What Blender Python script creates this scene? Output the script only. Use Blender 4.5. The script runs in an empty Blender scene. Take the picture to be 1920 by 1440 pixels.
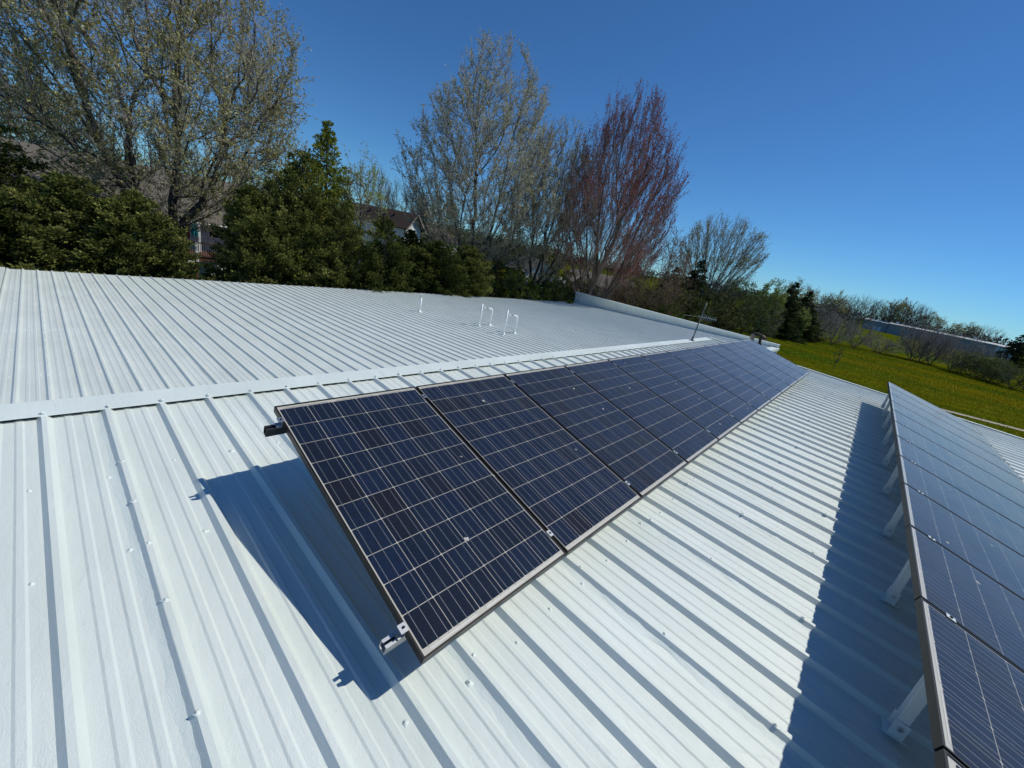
import bpy, bmesh, math, random
import numpy as np
from mathutils import Matrix, Vector

random.seed(7)
RNG = np.random.default_rng(7)
scene = bpy.context.scene
COL = scene.collection
rad = math.radians

# ------------------------------------------------------------------ camera
cam_data = bpy.data.cameras.new('camera')
cam = bpy.data.objects.new('camera', cam_data)
COL.objects.link(cam)
right = Vector((0.66647, -0.72120, 0.18891))
down = Vector((-0.11491, -0.34974, -0.92977))
fwd = Vector((0.73662, 0.59796, -0.31597))
m = Matrix.Identity(4)
for r in range(3):
    m[r][0] = right[r]; m[r][1] = -down[r]; m[r][2] = -fwd[r]
m[0][3], m[1][3], m[2][3] = -0.905, -3.631, 1.689
cam.matrix_world = m
cam_data.sensor_width = 36.0
cam_data.lens = 761.07 * 36.0 / 1920.0
cam_data.clip_start = 0.05
cam_data.clip_end = 5000
scene.camera = cam

# ------------------------------------------------------------------ sky and sun
SUN_AZ, SUN_EL = -38.5, 51.5          # azimuth counter-clockwise from +X
world = bpy.data.worlds.new('World')
scene.world = world
world.use_nodes = True
wn = world.node_tree
for n in list(wn.nodes):
    wn.nodes.remove(n)
sky = wn.nodes.new('ShaderNodeTexSky')
sky.sky_type = 'NISHITA'
sky.sun_disc = False
sky.sun_elevation = rad(SUN_EL)
sky.sun_rotation = rad(90 - SUN_AZ)
sky.altitude = 0
sky.air_density = 0.85
sky.dust_density = 0.0
sky.ozone_density = 4.0
bg = wn.nodes.new('ShaderNodeBackground')
bg.inputs['Strength'].default_value = 0.104
wo = wn.nodes.new('ShaderNodeOutputWorld')
bal = wn.nodes.new('ShaderNodeMix')           # camera white balance: one even tint over the whole sky
bal.data_type = 'RGBA'
bal.blend_type = 'MULTIPLY'
bal.inputs['Factor'].default_value = 1.0
bal.inputs['B'].default_value = (0.365, 0.675, 0.93, 1)
wn.links.new(sky.outputs[0], bal.inputs['A'])
wn.links.new(bal.outputs['Result'], bg.inputs['Color'])
wn.links.new(bg.outputs[0], wo.inputs['Surface'])

sun_data = bpy.data.lights.new('sun', 'SUN')
sun_data.energy = 3.4
sun_data.angle = rad(0.53)
sun_data.color = (1.0, 0.985, 0.90)
sun = bpy.data.objects.new('sun', sun_data)
COL.objects.link(sun)
sdir = Vector((math.cos(rad(SUN_EL)) * math.cos(rad(SUN_AZ)), math.cos(rad(SUN_EL)) * math.sin(rad(SUN_AZ)), math.sin(rad(SUN_EL))))
sun.rotation_euler = sdir.to_track_quat('Z', 'Y').to_euler()
sun.location = (20, -20, 30)

vs = scene.view_settings
vs.view_transform = 'Standard'
vs.look = 'None'
vs.exposure = 0.0
vs.gamma = 1.0
vs.use_curve_mapping = False
scene.cycles.max_bounces = 6
scene.cycles.transparent_max_bounces = 8
scene.cycles.caustics_reflective = False
scene.cycles.caustics_refractive = False

# ------------------------------------------------------------------ helpers
def N(nt, kind, **kw):
    n = nt.nodes.new(kind)
    for k, v in kw.items():
        if k in n.inputs:
            n.inputs[k].default_value = v
        else:
            setattr(n, k, v)
    return n

def new_mat(name):
    mt = bpy.data.materials.new(name)
    mt.use_nodes = True
    nt = mt.node_tree
    return mt, nt, nt.nodes['Principled BSDF']

def plain(name, col, rough=0.6, metal=0.0, var=0.0, scale=8.0, bump=0.0, bscale=60.0):
    mt, nt, b = new_mat(name)
    b.inputs['Base Color'].default_value = (*col, 1)
    b.inputs['Roughness'].default_value = rough
    b.inputs['Metallic'].default_value = metal
    geo = N(nt, 'ShaderNodeNewGeometry')
    if var:
        no = N(nt, 'ShaderNodeTexNoise', Scale=scale, Detail=5.0)
        nt.links.new(geo.outputs['Position'], no.inputs['Vector'])
        mx = N(nt, 'ShaderNodeMix', data_type='RGBA')
        mx.inputs['A'].default_value = (*[c * (1 - var) for c in col], 1)
        mx.inputs['B'].default_value = (*[min(1, c * (1 + var)) for c in col], 1)
        nt.links.new(no.outputs['Fac'], mx.inputs['Factor'])
        nt.links.new(mx.outputs['Result'], b.inputs['Base Color'])
    if bump:
        nb = N(nt, 'ShaderNodeTexNoise', Scale=bscale, Detail=4.0)
        nt.links.new(geo.outputs['Position'], nb.inputs['Vector'])
        bp = N(nt, 'ShaderNodeBump', Strength=bump, Distance=0.01)
        nt.links.new(nb.outputs['Fac'], bp.inputs['Height'])
        nt.links.new(bp.outputs['Normal'], b.inputs['Normal'])
    return mt

def ramp_mat(name, stops, rough=0.8, mode='island', trans=0.0):
    """Colour picked at random per leaf / cell / piece from a ramp."""
    mt, nt, b = new_mat(name)
    if mode == 'island':
        src = N(nt, 'ShaderNodeNewGeometry').outputs['Random Per Island']
    else:
        src = N(nt, 'ShaderNodeObjectInfo').outputs['Random']
    rp = N(nt, 'ShaderNodeValToRGB')
    el = rp.color_ramp.elements
    while len(el) < len(stops):
        el.new(0.5)
    for e, (p, c) in zip(el, stops):
        e.position = p
        e.color = (*c, 1)
    nt.links.new(src, rp.inputs['Fac'])
    nt.links.new(rp.outputs['Color'], b.inputs['Base Color'])
    b.inputs['Roughness'].default_value = rough
    b.inputs['Specular IOR Level'].default_value = 0.08
    if trans:
        out = nt.nodes['Material Output']
        tr = N(nt, 'ShaderNodeBsdfTranslucent')
        nt.links.new(rp.outputs['Color'], tr.inputs['Color'])
        ms = N(nt, 'ShaderNodeMixShader', Fac=trans)
        nt.links.new(b.outputs[0], ms.inputs[1])
        nt.links.new(tr.outputs[0], ms.inputs[2])
        nt.links.new(ms.outputs[0], out.inputs['Surface'])
    return mt

def np_mesh(name, V, F, mats, midx=None, smooth=False):
    """V (n,3) floats, F list of arrays (k,3) or (k,4)."""
    me = bpy.data.meshes.new(name)
    V = np.asarray(V, np.float32)
    if not isinstance(F, list):
        F = [F]
    F = [np.asarray(f, np.int32) for f in F if len(f)]
    loops = np.concatenate([f.ravel() for f in F])
    sizes = np.concatenate([np.full(len(f), f.shape[1], np.int32) for f in F])
    starts = np.concatenate([[0], np.cumsum(sizes)[:-1]]).astype(np.int32)
    me.vertices.add(len(V)); me.vertices.foreach_set('co', V.ravel())
    me.loops.add(len(loops)); me.loops.foreach_set('vertex_index', loops)
    me.polygons.add(len(sizes)); me.polygons.foreach_set('loop_start', starts)
    if midx is not None:
        me.polygons.foreach_set('material_index', np.asarray(midx, np.int32))
    me.polygons.foreach_set('use_smooth', np.full(len(sizes), smooth))
    for mt in (mats if isinstance(mats, (list, tuple)) else [mats]):
        me.materials.append(mt)
    me.update(calc_edges=True)
    return me

class MB:
    def __init__(s):
        s.v = []; s.f = []
    def add(s, verts, faces):
        o = len(s.v)
        s.v += [tuple(v) for v in verts]
        s.f += [tuple(i + o for i in f) for f in faces]
        return s
    def box(s, x0, y0, z0, x1, y1, z1, M=None):
        vs_ = [(x, y, z) for z in (z0, z1) for y in (y0, y1) for x in (x0, x1)]
        if M is not None:
            vs_ = [tuple(M @ Vector(v)) for v in vs_]
        return s.add(vs_, [(0, 2, 3, 1), (4, 5, 7, 6), (0, 1, 5, 4), (2, 6, 7, 3), (0, 4, 6, 2), (1, 3, 7, 5)])
    def tube(s, pts, r, n=10, cap=True):
        pts = [Vector(p) for p in pts]
        rs = r if isinstance(r, (list, tuple)) else [r] * len(pts)
        o = len(s.v)
        up = None
        for i, p in enumerate(pts):
            d = (pts[min(i + 1, len(pts) - 1)] - pts[max(i - 1, 0)]).normalized()
            if up is None:
                up = Vector((0, 0, 1)) if abs(d.z) < 0.9 else Vector((1, 0, 0))
            a = d.cross(up).normalized(); b = d.cross(a).normalized()
            up = -b if False else up
            for k in range(n):
                t = 2 * math.pi * k / n
                s.v.append(tuple(p + (a * math.cos(t) + b * math.sin(t)) * rs[i]))
        for i in range(len(pts) - 1):
            for k in range(n):
                k2 = (k + 1) % n
                s.f.append((o + i * n + k, o + i * n + k2, o + (i + 1) * n + k2, o + (i + 1) * n + k))
        if cap:
            s.f.append(tuple(o + k for k in range(n))[::-1])
            s.f.append(tuple(o + (len(pts) - 1) * n + k for k in range(n)))
        return s
    def lathe(s, prof, n=12, c=(0, 0, 0)):
        o = len(s.v)
        for r, z in prof:
            for k in range(n):
                t = 2 * math.pi * k / n
                s.v.append((c[0] + r * math.cos(t), c[1] + r * math.sin(t), c[2] + z))
        for i in range(len(prof) - 1):
            for k in range(n):
                k2 = (k + 1) % n
                s.f.append((o + i * n + k, o + i * n + k2, o + (i + 1) * n + k2, o + (i + 1) * n + k))
        s.f.append(tuple(o + k for k in range(n))[::-1])
        s.f.append(tuple(o + (len(prof) - 1) * n + k for k in range(n)))
        return s
    def mesh(s, name, mat, smooth=False):
        me = bpy.data.meshes.new(name)
        me.from_pydata(s.v, [], s.f)
        for mt in (mat if isinstance(mat, (list, tuple)) else [mat]):
            me.materials.append(mt)
        if smooth:
            for p in me.polygons:
                p.use_smooth = True
        me.update()
        return me
    def build(s, name, mat, parent=None, smooth=False):
        return link(name, s.mesh(name, mat, smooth), parent)

def link(name, me, parent=None, loc=None):
    o = bpy.data.objects.new(name, me)
    COL.objects.link(o)
    if parent is not None:
        o.parent = parent
    if loc is not None:
        o.location = loc
    return o

def tag(o, label=None, cat=None, group=None, kind=None):
    if label: o['label'] = label
    if cat: o['category'] = cat
    if group: o['group'] = group
    if kind: o['kind'] = kind
    return o

def empty(name, loc=(0, 0, 0), rz=0.0, rx=0.0):
    o = bpy.data.objects.new(name, None)
    COL.objects.link(o)
    o.empty_display_size = 0.2
    o.location = loc
    o.rotation_euler = (rx, 0, rz)
    return o

def copy_tree(o, parent=None):
    c = o.copy()
    COL.objects.link(c)
    if parent is not None:
        c.parent = parent
    for ch in list(o.children):
        copy_tree(ch, c)
    return c

# ------------------------------------------------------------------ materials
def roof_mat(name, tint=(0.745, 0.79, 0.745), rough=0.48, coarse=1.0):
    mt, nt, b = new_mat(name)
    geo = N(nt, 'ShaderNodeNewGeometry')
    mp = N(nt, 'ShaderNodeMapping')
    mp.inputs['Scale'].default_value = (1.0, 0.35, 1.0)
    nt.links.new(geo.outputs['Position'], mp.inputs['Vector'])
    n1 = N(nt, 'ShaderNodeTexNoise', Scale=2.3, Detail=6.0, Roughness=0.6)
    nt.links.new(mp.outputs['Vector'], n1.inputs['Vector'])
    rp = N(nt, 'ShaderNodeValToRGB')
    rp.color_ramp.elements[0].position = 0.30
    rp.color_ramp.elements[1].position = 0.72
    rp.color_ramp.elements[0].color = (tint[0] * .88, tint[1] * .89, tint[2] * .88, 1)
    rp.color_ramp.elements[1].color = (*[min(.86, t * 1.03) for t in tint], 1)
    nt.links.new(n1.outputs['Fac'], rp.inputs['Fac'])
    # faint grime specks
    n2 = N(nt, 'ShaderNodeTexNoise', Scale=38.0, Detail=3.0)
    nt.links.new(geo.outputs['Position'], n2.inputs['Vector'])
    r2 = N(nt, 'ShaderNodeValToRGB')
    r2.color_ramp.elements[0].position = 0.66
    r2.color_ramp.elements[1].position = 0.78
    r2.color_ramp.elements[0].color = (0, 0, 0, 1)
    r2.color_ramp.elements[1].color = (.35, .35, .35, 1)
    nt.links.new(n2.outputs['Fac'], r2.inputs['Fac'])
    mx = N(nt, 'ShaderNodeMix', data_type='RGBA')
    mx.inputs['B'].default_value = (.60, .60, .57, 1)
    nt.links.new(r2.outputs['Color'], mx.inputs['Factor'])
    nt.links.new(rp.outputs['Color'], mx.inputs['A'])
    nt.links.new(mx.outputs['Result'], b.inputs['Base Color'])
    # rolled-on coating: orange peel, brush wrinkles, runs
    n3 = N(nt, 'ShaderNodeTexNoise', Scale=210.0 * coarse, Detail=3.0, Roughness=.7)
    nt.links.new(geo.outputs['Position'], n3.inputs['Vector'])
    n4 = N(nt, 'ShaderNodeTexNoise', Scale=16.0, Detail=7.0, Roughness=0.62, Distortion=0.8)
    nt.links.new(mp.outputs['Vector'], n4.inputs['Vector'])
    b1 = N(nt, 'ShaderNodeBump', Strength=0.6, Distance=0.003)
    nt.links.new(n3.outputs['Fac'], b1.inputs['Height'])
    b2 = N(nt, 'ShaderNodeBump', Strength=0.42, Distance=0.009)
    nt.links.new(n4.outputs['Fac'], b2.inputs['Height'])
    nt.links.new(b1.outputs['Normal'], b2.inputs['Normal'])
    # brushed ridges and cracks of the coating, only in patches
    vw = N(nt, 'ShaderNodeTexVoronoi', Scale=5.5, feature='DISTANCE_TO_EDGE')
    dist = N(nt, 'ShaderNodeTexNoise', Scale=7.0, Detail=6.0, Roughness=.7)
    nt.links.new(mp.outputs['Vector'], dist.inputs['Vector'])
    mv = N(nt, 'ShaderNodeMix', data_type='VECTOR')
    mv.inputs['Factor'].default_value = .25
    nt.links.new(mp.outputs['Vector'], mv.inputs['A'])
    nt.links.new(dist.outputs['Color'], mv.inputs['B'])
    nt.links.new(mv.outputs['Result'], vw.inputs['Vector'])
    vr = N(nt, 'ShaderNodeMapRange')
    vr.inputs['From Max'].default_value = .018
    vr.inputs['To Min'].default_value = 1.0; vr.inputs['To Max'].default_value = 0.0
    nt.links.new(vw.outputs['Distance'], vr.inputs['Value'])
    pn = N(nt, 'ShaderNodeTexNoise', Scale=1.1, Detail=3.0)
    nt.links.new(geo.outputs['Position'], pn.inputs['Vector'])
    pm_ = N(nt, 'ShaderNodeMapRange')
    pm_.inputs['From Min'].default_value = .56; pm_.inputs['From Max'].default_value = .66
    nt.links.new(pn.outputs['Fac'], pm_.inputs['Value'])
    ml_ = N(nt, 'ShaderNodeMath', operation='MULTIPLY')
    nt.links.new(vr.outputs[0], ml_.inputs[0]); nt.links.new(pm_.outputs[0], ml_.inputs[1])
    b3 = N(nt, 'ShaderNodeBump', Strength=.35, Distance=0.004)
    nt.links.new(ml_.outputs[0], b3.inputs['Height'])
    nt.links.new(b2.outputs['Normal'], b3.inputs['Normal'])
    nt.links.new(b3.outputs['Normal'], b.inputs['Normal'])
    b.inputs['Roughness'].default_value = rough
    b.inputs['Specular IOR Level'].default_value = 0.85
    return mt

M = {}
M['roof'] = roof_mat('white_coating')
M['roof_far'] = roof_mat('white_coating_weathered', (0.73, 0.775, 0.735), 0.46)
M['trim'] = roof_mat('white_trim_paint', (0.755, 0.815, 0.78), 0.45)
M['sealant'] = roof_mat('white_sealant', (0.755, 0.815, 0.775), 0.5)
M['wall_metal'] = plain('wall_metal', (.66, .69, .70), .45, var=.06)
M['dark_gap'] = plain('shade_closure', (.03, .032, .033), .9)  # near black puts the shadow under the ridge trim into the colour
M['frame'] = plain('black_anodised_frame', (.020, .018, .016), .42, .6, var=.3, scale=40)
M['backsheet'] = plain('backsheet', (.54, .53, .50), .5, var=.08, scale=30)
M['ribbon'] = plain('tinned_ribbon', (.50, .51, .53), .4, .6)
M['busbar'] = plain('busbar', (.27, .29, .34), .45, .35)
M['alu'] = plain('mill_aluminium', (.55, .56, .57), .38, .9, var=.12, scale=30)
M['alu_shaded'] = plain('shaded_aluminium', (.06, .065, .065), .45, .6, var=.2, scale=30)  # same aluminium, with the shade under the panels painted into its colour
M['bolt'] = plain('black_bolt', (.02, .02, .02), .4, .5)
M['steel_grey'] = plain('weathered_grey_steel', (.13, .135, .14), .55, .5, var=.2, scale=20)
M['white_pipe'] = plain('white_painted_pipe', (.80, .82, .81), .4, var=.04)
M['strut'] = plain('white_painted_strut', (.70, .73, .72), .5, var=.06, scale=20, bump=.2)

def cell_mat(name, mode):
    mt, nt, b = new_mat(name)
    if mode == 'object':
        src = N(nt, 'ShaderNodeObjectInfo').outputs['Random']
    else:
        src = N(nt, 'ShaderNodeNewGeometry').outputs['Random Per Island']
    rp = N(nt, 'ShaderNodeValToRGB')
    rp.color_ramp.interpolation = 'LINEAR'
    stops = [(0, (.0062, .0180, .056)), (.40, (.0060, .0162, .047)), (.70, (.0063, .0140, .037)), (.90, (.0070, .0125, .031)), (.975, (.0092, .0112, .021)), (1.0, (.0068, .022, .070))]
    el = rp.color_ramp.elements
    while len(el) < len(stops):
        el.new(.5)
    for e, (p, c) in zip(el, stops):
        e.position = p; e.color = (*c, 1)
    nt.links.new(src, rp.inputs['Fac'])
    geo = N(nt, 'ShaderNodeNewGeometry')
    vo = N(nt, 'ShaderNodeTexVoronoi', Scale=95.0)
    nt.links.new(geo.outputs['Position'], vo.inputs['Vector'])
    hs = N(nt, 'ShaderNodeMix', data_type='RGBA', blend_type='MULTIPLY')
    hs.inputs['Factor'].default_value = .55
    rr = N(nt, 'ShaderNodeSeparateColor')
    nt.links.new(vo.outputs['Color'], rr.inputs[0])
    r3 = N(nt, 'ShaderNodeValToRGB')
    r3.color_ramp.elements[0].color = (.45, .45, .45, 1)
    r3.color_ramp.elements[1].color = (1, 1, 1, 1)
    nt.links.new(rr.outputs[0], r3.inputs['Fac'])
    nt.links.new(rp.outputs['Color'], hs.inputs['A'])
    nt.links.new(r3.outputs['Color'], hs.inputs['B'])
    nt.links.new(hs.outputs['Result'], b.inputs['Base Color'])
    b.inputs['Roughness'].default_value = .6
    b.inputs['Specular IOR Level'].default_value = .04
    return mt
M['cell'] = cell_mat('polysilicon_cell', 'object')
M['cell_far'] = cell_mat('polysilicon_cells_joined', 'island')

def glass_mat():
    mt, nt, b = new_mat('solar_glass')
    nt.nodes.remove(b)
    out = nt.nodes['Material Output']
    tr = N(nt, 'ShaderNodeBsdfTransparent')
    gl = N(nt, 'ShaderNodeBsdfGlossy', Roughness=.16)
    fr = N(nt, 'ShaderNodeFresnel', IOR=1.42)
    ms = N(nt, 'ShaderNodeMixShader')
    nt.links.new(fr.outputs[0], ms.inputs[0])
    nt.links.new(tr.outputs[0], ms.inputs[1])
    nt.links.new(gl.outputs[0], ms.inputs[2])
    # thin dust film and bird specks lying on the glass
    geo = N(nt, 'ShaderNodeNewGeometry')
    dn = N(nt, 'ShaderNodeTexNoise', Scale=3.0, Detail=8.0, Roughness=.7)
    nt.links.new(geo.outputs['Position'], dn.inputs['Vector'])
    dm = N(nt, 'ShaderNodeMapRange')
    dm.inputs['From Min'].default_value = .3; dm.inputs['From Max'].default_value = .75
    dm.inputs['To Min'].default_value = .0036; dm.inputs['To Max'].default_value = .0105
    nt.links.new(dn.outputs['Fac'], dm.inputs['Value'])
    lw = N(nt, 'ShaderNodeVectorMath', operation='DOT_PRODUCT')
    nt.links.new(geo.outputs['Incoming'], lw.inputs[0])
    nt.links.new(geo.outputs['Normal'], lw.inputs[1])
    ab = N(nt, 'ShaderNodeMath', operation='ABSOLUTE')
    nt.links.new(lw.outputs['Value'], ab.inputs[0])
    pw = N(nt, 'ShaderNodeMath', operation='POWER')
    pw.inputs[1].default_value = -1.6
    nt.links.new(ab.outputs[0], pw.inputs[0])
    film = N(nt, 'ShaderNodeMath', operation='MULTIPLY')
    nt.links.new(dm.outputs[0], film.inputs[0])
    nt.links.new(pw.outputs[0], film.inputs[1])
    fcap = N(nt, 'ShaderNodeMath', operation='MINIMUM')
    fcap.inputs[1].default_value = .45
    nt.links.new(film.outputs[0], fcap.inputs[0])
    vo = N(nt, 'ShaderNodeTexVoronoi', Scale=4.2)
    vo.inputs['Randomness'].default_value = 1.0
    wv = N(nt, 'ShaderNodeTexNoise', Scale=60.0, Detail=2.0)
    nt.links.new(geo.outputs['Position'], wv.inputs['Vector'])
    ad = N(nt, 'ShaderNodeMix', data_type='VECTOR')
    ad.inputs['Factor'].default_value = .03
    nt.links.new(geo.outputs['Position'], ad.inputs['A'])
    nt.links.new(wv.outputs['Color'], ad.inputs['B'])
    nt.links.new(ad.outputs['Result'], vo.inputs['Vector'])
    lt = N(nt, 'ShaderNodeMath', operation='LESS_THAN')
    lt.inputs[1].default_value = .045
    nt.links.new(vo.outputs['Distance'], lt.inputs[0])
    mxm = N(nt, 'ShaderNodeMath', operation='MAXIMUM')
    nt.links.new(fcap.outputs[0], mxm.inputs[0])
    nt.links.new(lt.outputs[0], mxm.inputs[1])
    df = N(nt, 'ShaderNodeBsdfDiffuse')
    df.inputs['Color'].default_value = (.52, .50, .46, 1)
    m2 = N(nt, 'ShaderNodeMixShader')
    nt.links.new(mxm.outputs[0], m2.inputs[0])
    nt.links.new(ms.outputs[0], m2.inputs[1])
    nt.links.new(df.outputs[0], m2.inputs[2])
    nt.links.new(m2.outputs[0], out.inputs['Surface'])
    return mt
M['glass'] = glass_mat()

def ground_mat():
    mt, nt, b = new_mat('meadow_grass')
    geo = N(nt, 'ShaderNodeNewGeometry')
    n1 = N(nt, 'ShaderNodeTexNoise', Scale=0.05, Detail=8.0, Roughness=.66)
    n2 = N(nt, 'ShaderNodeTexNoise', Scale=0.9, Detail=6.0, Roughness=.7)
    mp = N(nt, 'ShaderNodeMapping')
    mp.inputs['Scale'].default_value = (1.0, .45, 1.0)
    nt.links.new(geo.outputs['Position'], mp.inputs['Vector'])
    m1 = N(nt, 'ShaderNodeMapping')
    m1.inputs['Rotation'].default_value = (0, 0, rad(24))
    m1.inputs['Scale'].default_value = (1.8, .55, 1.0)
    nt.links.new(geo.outputs['Position'], m1.inputs['Vector'])
    nt.links.new(m1.outputs['Vector'], n1.inputs['Vector'])
    nt.links.new(mp.outputs['Vector'], n2.inputs['Vector'])
    r1 = N(nt, 'ShaderNodeValToRGB')
    r1.color_ramp.elements[0].position = .38
    r1.color_ramp.elements[1].position = .64
    r1.color_ramp.elements[0].color = (.046, .080, .005, 1)
    r1.color_ramp.elements[1].color = (.120, .106, .004, 1)
    nt.links.new(n1.outputs['Fac'], r1.inputs['Fac'])
    r2 = N(nt, 'ShaderNodeValToRGB')
    r2.color_ramp.elements[0].position = .32
    r2.color_ramp.elements[1].position = .70
    r2.color_ramp.elements[0].color = (.55, .6, .5, 1)
    r2.color_ramp.elements[1].color = (1.25, 1.2, 1.1, 1)
    nt.links.new(n2.outputs['Fac'], r2.inputs['Fac'])
    mx = N(nt, 'ShaderNodeMix', data_type='RGBA', blend_type='MULTIPLY')
    mx.inputs['Factor'].default_value = 1
    nt.links.new(r1.outputs['Color'], mx.inputs['A'])
    nt.links.new(r2.outputs['Color'], mx.inputs['B'])
    nt.links.new(mx.outputs['Result'], b.inputs['Base Color'])
    b.inputs['Roughness'].default_value = .95
    b.inputs['Specular IOR Level'].default_value = 0.0
    n3 = N(nt, 'ShaderNodeTexNoise', Scale=3.5, Detail=6.0, Roughness=.75)
    nt.links.new(geo.outputs['Position'], n3.inputs['Vector'])
    bp = N(nt, 'ShaderNodeBump', Strength=.5, Distance=.2)
    nt.links.new(n3.outputs['Fac'], bp.inputs['Height'])
    nt.links.new(bp.outputs['Normal'], b.inputs['Normal'])
    return mt
M['ground'] = ground_mat()
M['path'] = plain('pale_gravel_path', (.36, .31, .23), .9, var=.2, scale=3)
M['bark'] = plain('grey_brown_bark', (.11, .09, .072), .9, var=.35, scale=6, bump=.6, bscale=14)
M['bark_dark'] = plain('dark_bark', (.045, .038, .033), .9, var=.35, scale=6, bump=.6, bscale=14)
M['twig'] = plain('grey_twigs', (.36, .325, .28), .9)
M['twig_dark'] = plain('dark_twigs', (.15, .13, .11), .9)
M['twig_red'] = ramp_mat('red_budding_twigs', [(0, (.26, .22, .185)), (.6, (.31, .225, .18)), (1, (.35, .17, .135))])
M['twig_tan'] = ramp_mat('tan_twigs', [(0, (.14, .095, .06)), (.6, (.25, .17, .11)), (1, (.36, .26, .18))])

# ================================================================== SETTING
GZ = -5.0
# ground sheet with gentle swells away from the buildings
nx, ny = 120, 120
gx = np.sign(np.linspace(-1, 1, nx)) * np.abs(np.linspace(-1, 1, nx)) ** 2.2 * 1800 + 60
gy = np.sign(np.linspace(-1, 1, ny)) * np.abs(np.linspace(-1, 1, ny)) ** 2.2 * 1800
X, Y = np.meshgrid(gx, gy, indexing='ij')
far_f = np.clip((np.hypot(X - 20, Y) - 70) / 200, 0, 1)
Z = GZ + far_f * (.6 * np.sin(X * .021 + 1.0) * np.cos(Y * .018))
V = np.stack([X.ravel(), Y.ravel(), Z.ravel()], 1)
ii = (np.arange(nx - 1)[:, None] * ny + np.arange(ny - 1)[None]).ravel()
F = np.stack([ii, ii + ny, ii + ny + 1, ii + 1], 1)
g = link('ground', np_mesh('ground', V, F, M['ground'], smooth=True))
tag(g, kind='structure')

# path at the near border of the meadow
pb = MB()
pts = [(47.5, 14.0), (50.5, 4.0), (52.6, -4.0), (54.2, -11.6), (55.6, -16.4), (58.6, -28.0), (62, -44)]
for (x0, y0), (x1, y1) in zip(pts[:-1], pts[1:]):
    w = .55
    pb.add([(x0 - w, y0, GZ + .03), (x0 + w, y0, GZ + .03), (x1 + w, y1, GZ + .03), (x1 - w, y1, GZ + .03)], [(0, 3, 2, 1)])
pth = pb.build('path', M['path'])
tag(pth, kind='structure')

# ================================================================== ROOFS
T = 0.04438                    # roof fall: 2.54 degrees on both roofs
PITCH = 0.3048
XR = -1.0187                   # first rib of the near roof
def near_z(y):
    return y * T
def far_z(y):
    return -1.176 - T * y

def rib_profile():
    """Profile from one lap rib to the next (three major ribs, two stiffeners between each)."""
    p = [(-.043, .0018), (-.0355, .0022), (-.0115, .0325), (.0115, .0325), (.0355, .0004)]
    for k in range(3):
        o = k * PITCH
        for c in (PITCH / 3 + .006, 2 * PITCH / 3 - .006):
            p += [(o + c - .022, .0), (o + c - .012, .0045), (o + c + .012, .0045), (o + c + .022, .0)]
        e = (k + 1) * PITCH
        if k < 2:
            p += [(e - .0355, 0.), (e - .0115, .031), (e + .0115, .031), (e + .0355, 0.)]
        else:
            p += [(e - .0355, 0.), (e - .0115, .0305), (e + .009, .0305)]
    return p
PROF = rib_profile()

def sheet(name, x0, y0, y1, zf, mat, parent, xmin, xmax, seed, lift=0.0, step=.3):
    rg = np.random.default_rng(seed)
    prof = [(x0 + a, h) for a, h in PROF]
    if x0 - .05 < xmin or prof[-1][0] > xmax:       # trim at the rake
        xs = [p[0] for p in prof]; hs = [p[1] for p in prof]
        lo, hi = max(xmin, xs[0]), min(xmax, xs[-1])
        if hi - lo < .02:
            return None
        keep = [(lo, float(np.interp(lo, xs, hs)))] + [p for p in prof if lo + .002 < p[0] < hi - .002] + [(hi, float(np.interp(hi, xs, hs)))]
        prof = keep
    prof = np.array(prof)
    n = max(2, int(abs(y1 - y0) / step) + 1)
    ys = np.linspace(y0, y1, n)
    ph = rg.uniform(0, 6.28, 4)
    V = np.zeros((n, len(prof), 3))
    V[:, :, 0] = prof[None, :, 0]
    V[:, :, 1] = ys[:, None]
    can = .0011 * np.sin(ys[:, None] * 2.3 + ph[0] + prof[None, :, 0] * 5) + .0008 * np.sin(ys[:, None] * 5.1 + ph[1])
    V[:, :, 0] += .0012 * np.sin(ys[:, None] * 1.7 + ph[2])
    V[:, :, 2] = zf(ys)[:, None] + prof[None, :, 1] + can + lift
    k = len(prof)
    i = (np.arange(n - 1)[:, None] * k + np.arange(k - 1)[None]).ravel()
    F = np.stack([i, i + 1, i + k + 1, i + k], 1)
    if y1 < y0:
        F = F[:, ::-1]
    return link(name, np_mesh(name, V.reshape(-1, 3), F, mat), parent)

# ---- near building
bn = empty('metal_building', (6.4, -4.5, GZ))
tag(bn, 'nearer white metal building whose ribbed roof carries both rows of solar panels', 'building')
LOC_N = Matrix.Translation(bn.location).inverted()
def own(o, par):
    """parent in place (mesh made in world coordinates)"""
    o.parent = par
    o.matrix_parent_inverse = par.matrix_world.inverted() if par.type == 'MESH' else Matrix.Translation(par.location).inverted()
    return o

NX0, NX1, NY0, NY1 = -1.42, 14.18, .30, -9.2
dk = MB()
for a, b_ in ((NY0, NY1),):
    zz = [near_z(a), near_z(b_)]
    dk.add([(NX0 + .02, a, zz[0] - .006), (NX1 - .02, a, zz[0] - .006), (NX1 - .02, b_, zz[1] - .006), (NX0 + .02, b_, zz[1] - .006),
            (NX0 + .02, a, zz[0] - .20), (NX1 - .02, a, zz[0] - .20), (NX1 - .02, b_, zz[1] - .20), (NX0 + .02, b_, zz[1] - .20)],
           [(0, 3, 2, 1), (4, 5, 6, 7), (0, 1, 5, 4), (1, 2, 6, 5), (2, 3, 7, 6), (3, 0, 4, 7)])
roof_n = own(dk.build('roof', M['wall_metal']), bn)
laps_n = [XR + PITCH * (1 + 3 * k) for k in range(-1, 17)]
for k, x in enumerate(laps_n):
    s = sheet('roof_sheet', x, NY0, NY1, near_z, M['roof'], None, NX0, NX1, 100 + k)
    if s:
        own(s, roof_n)

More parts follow.
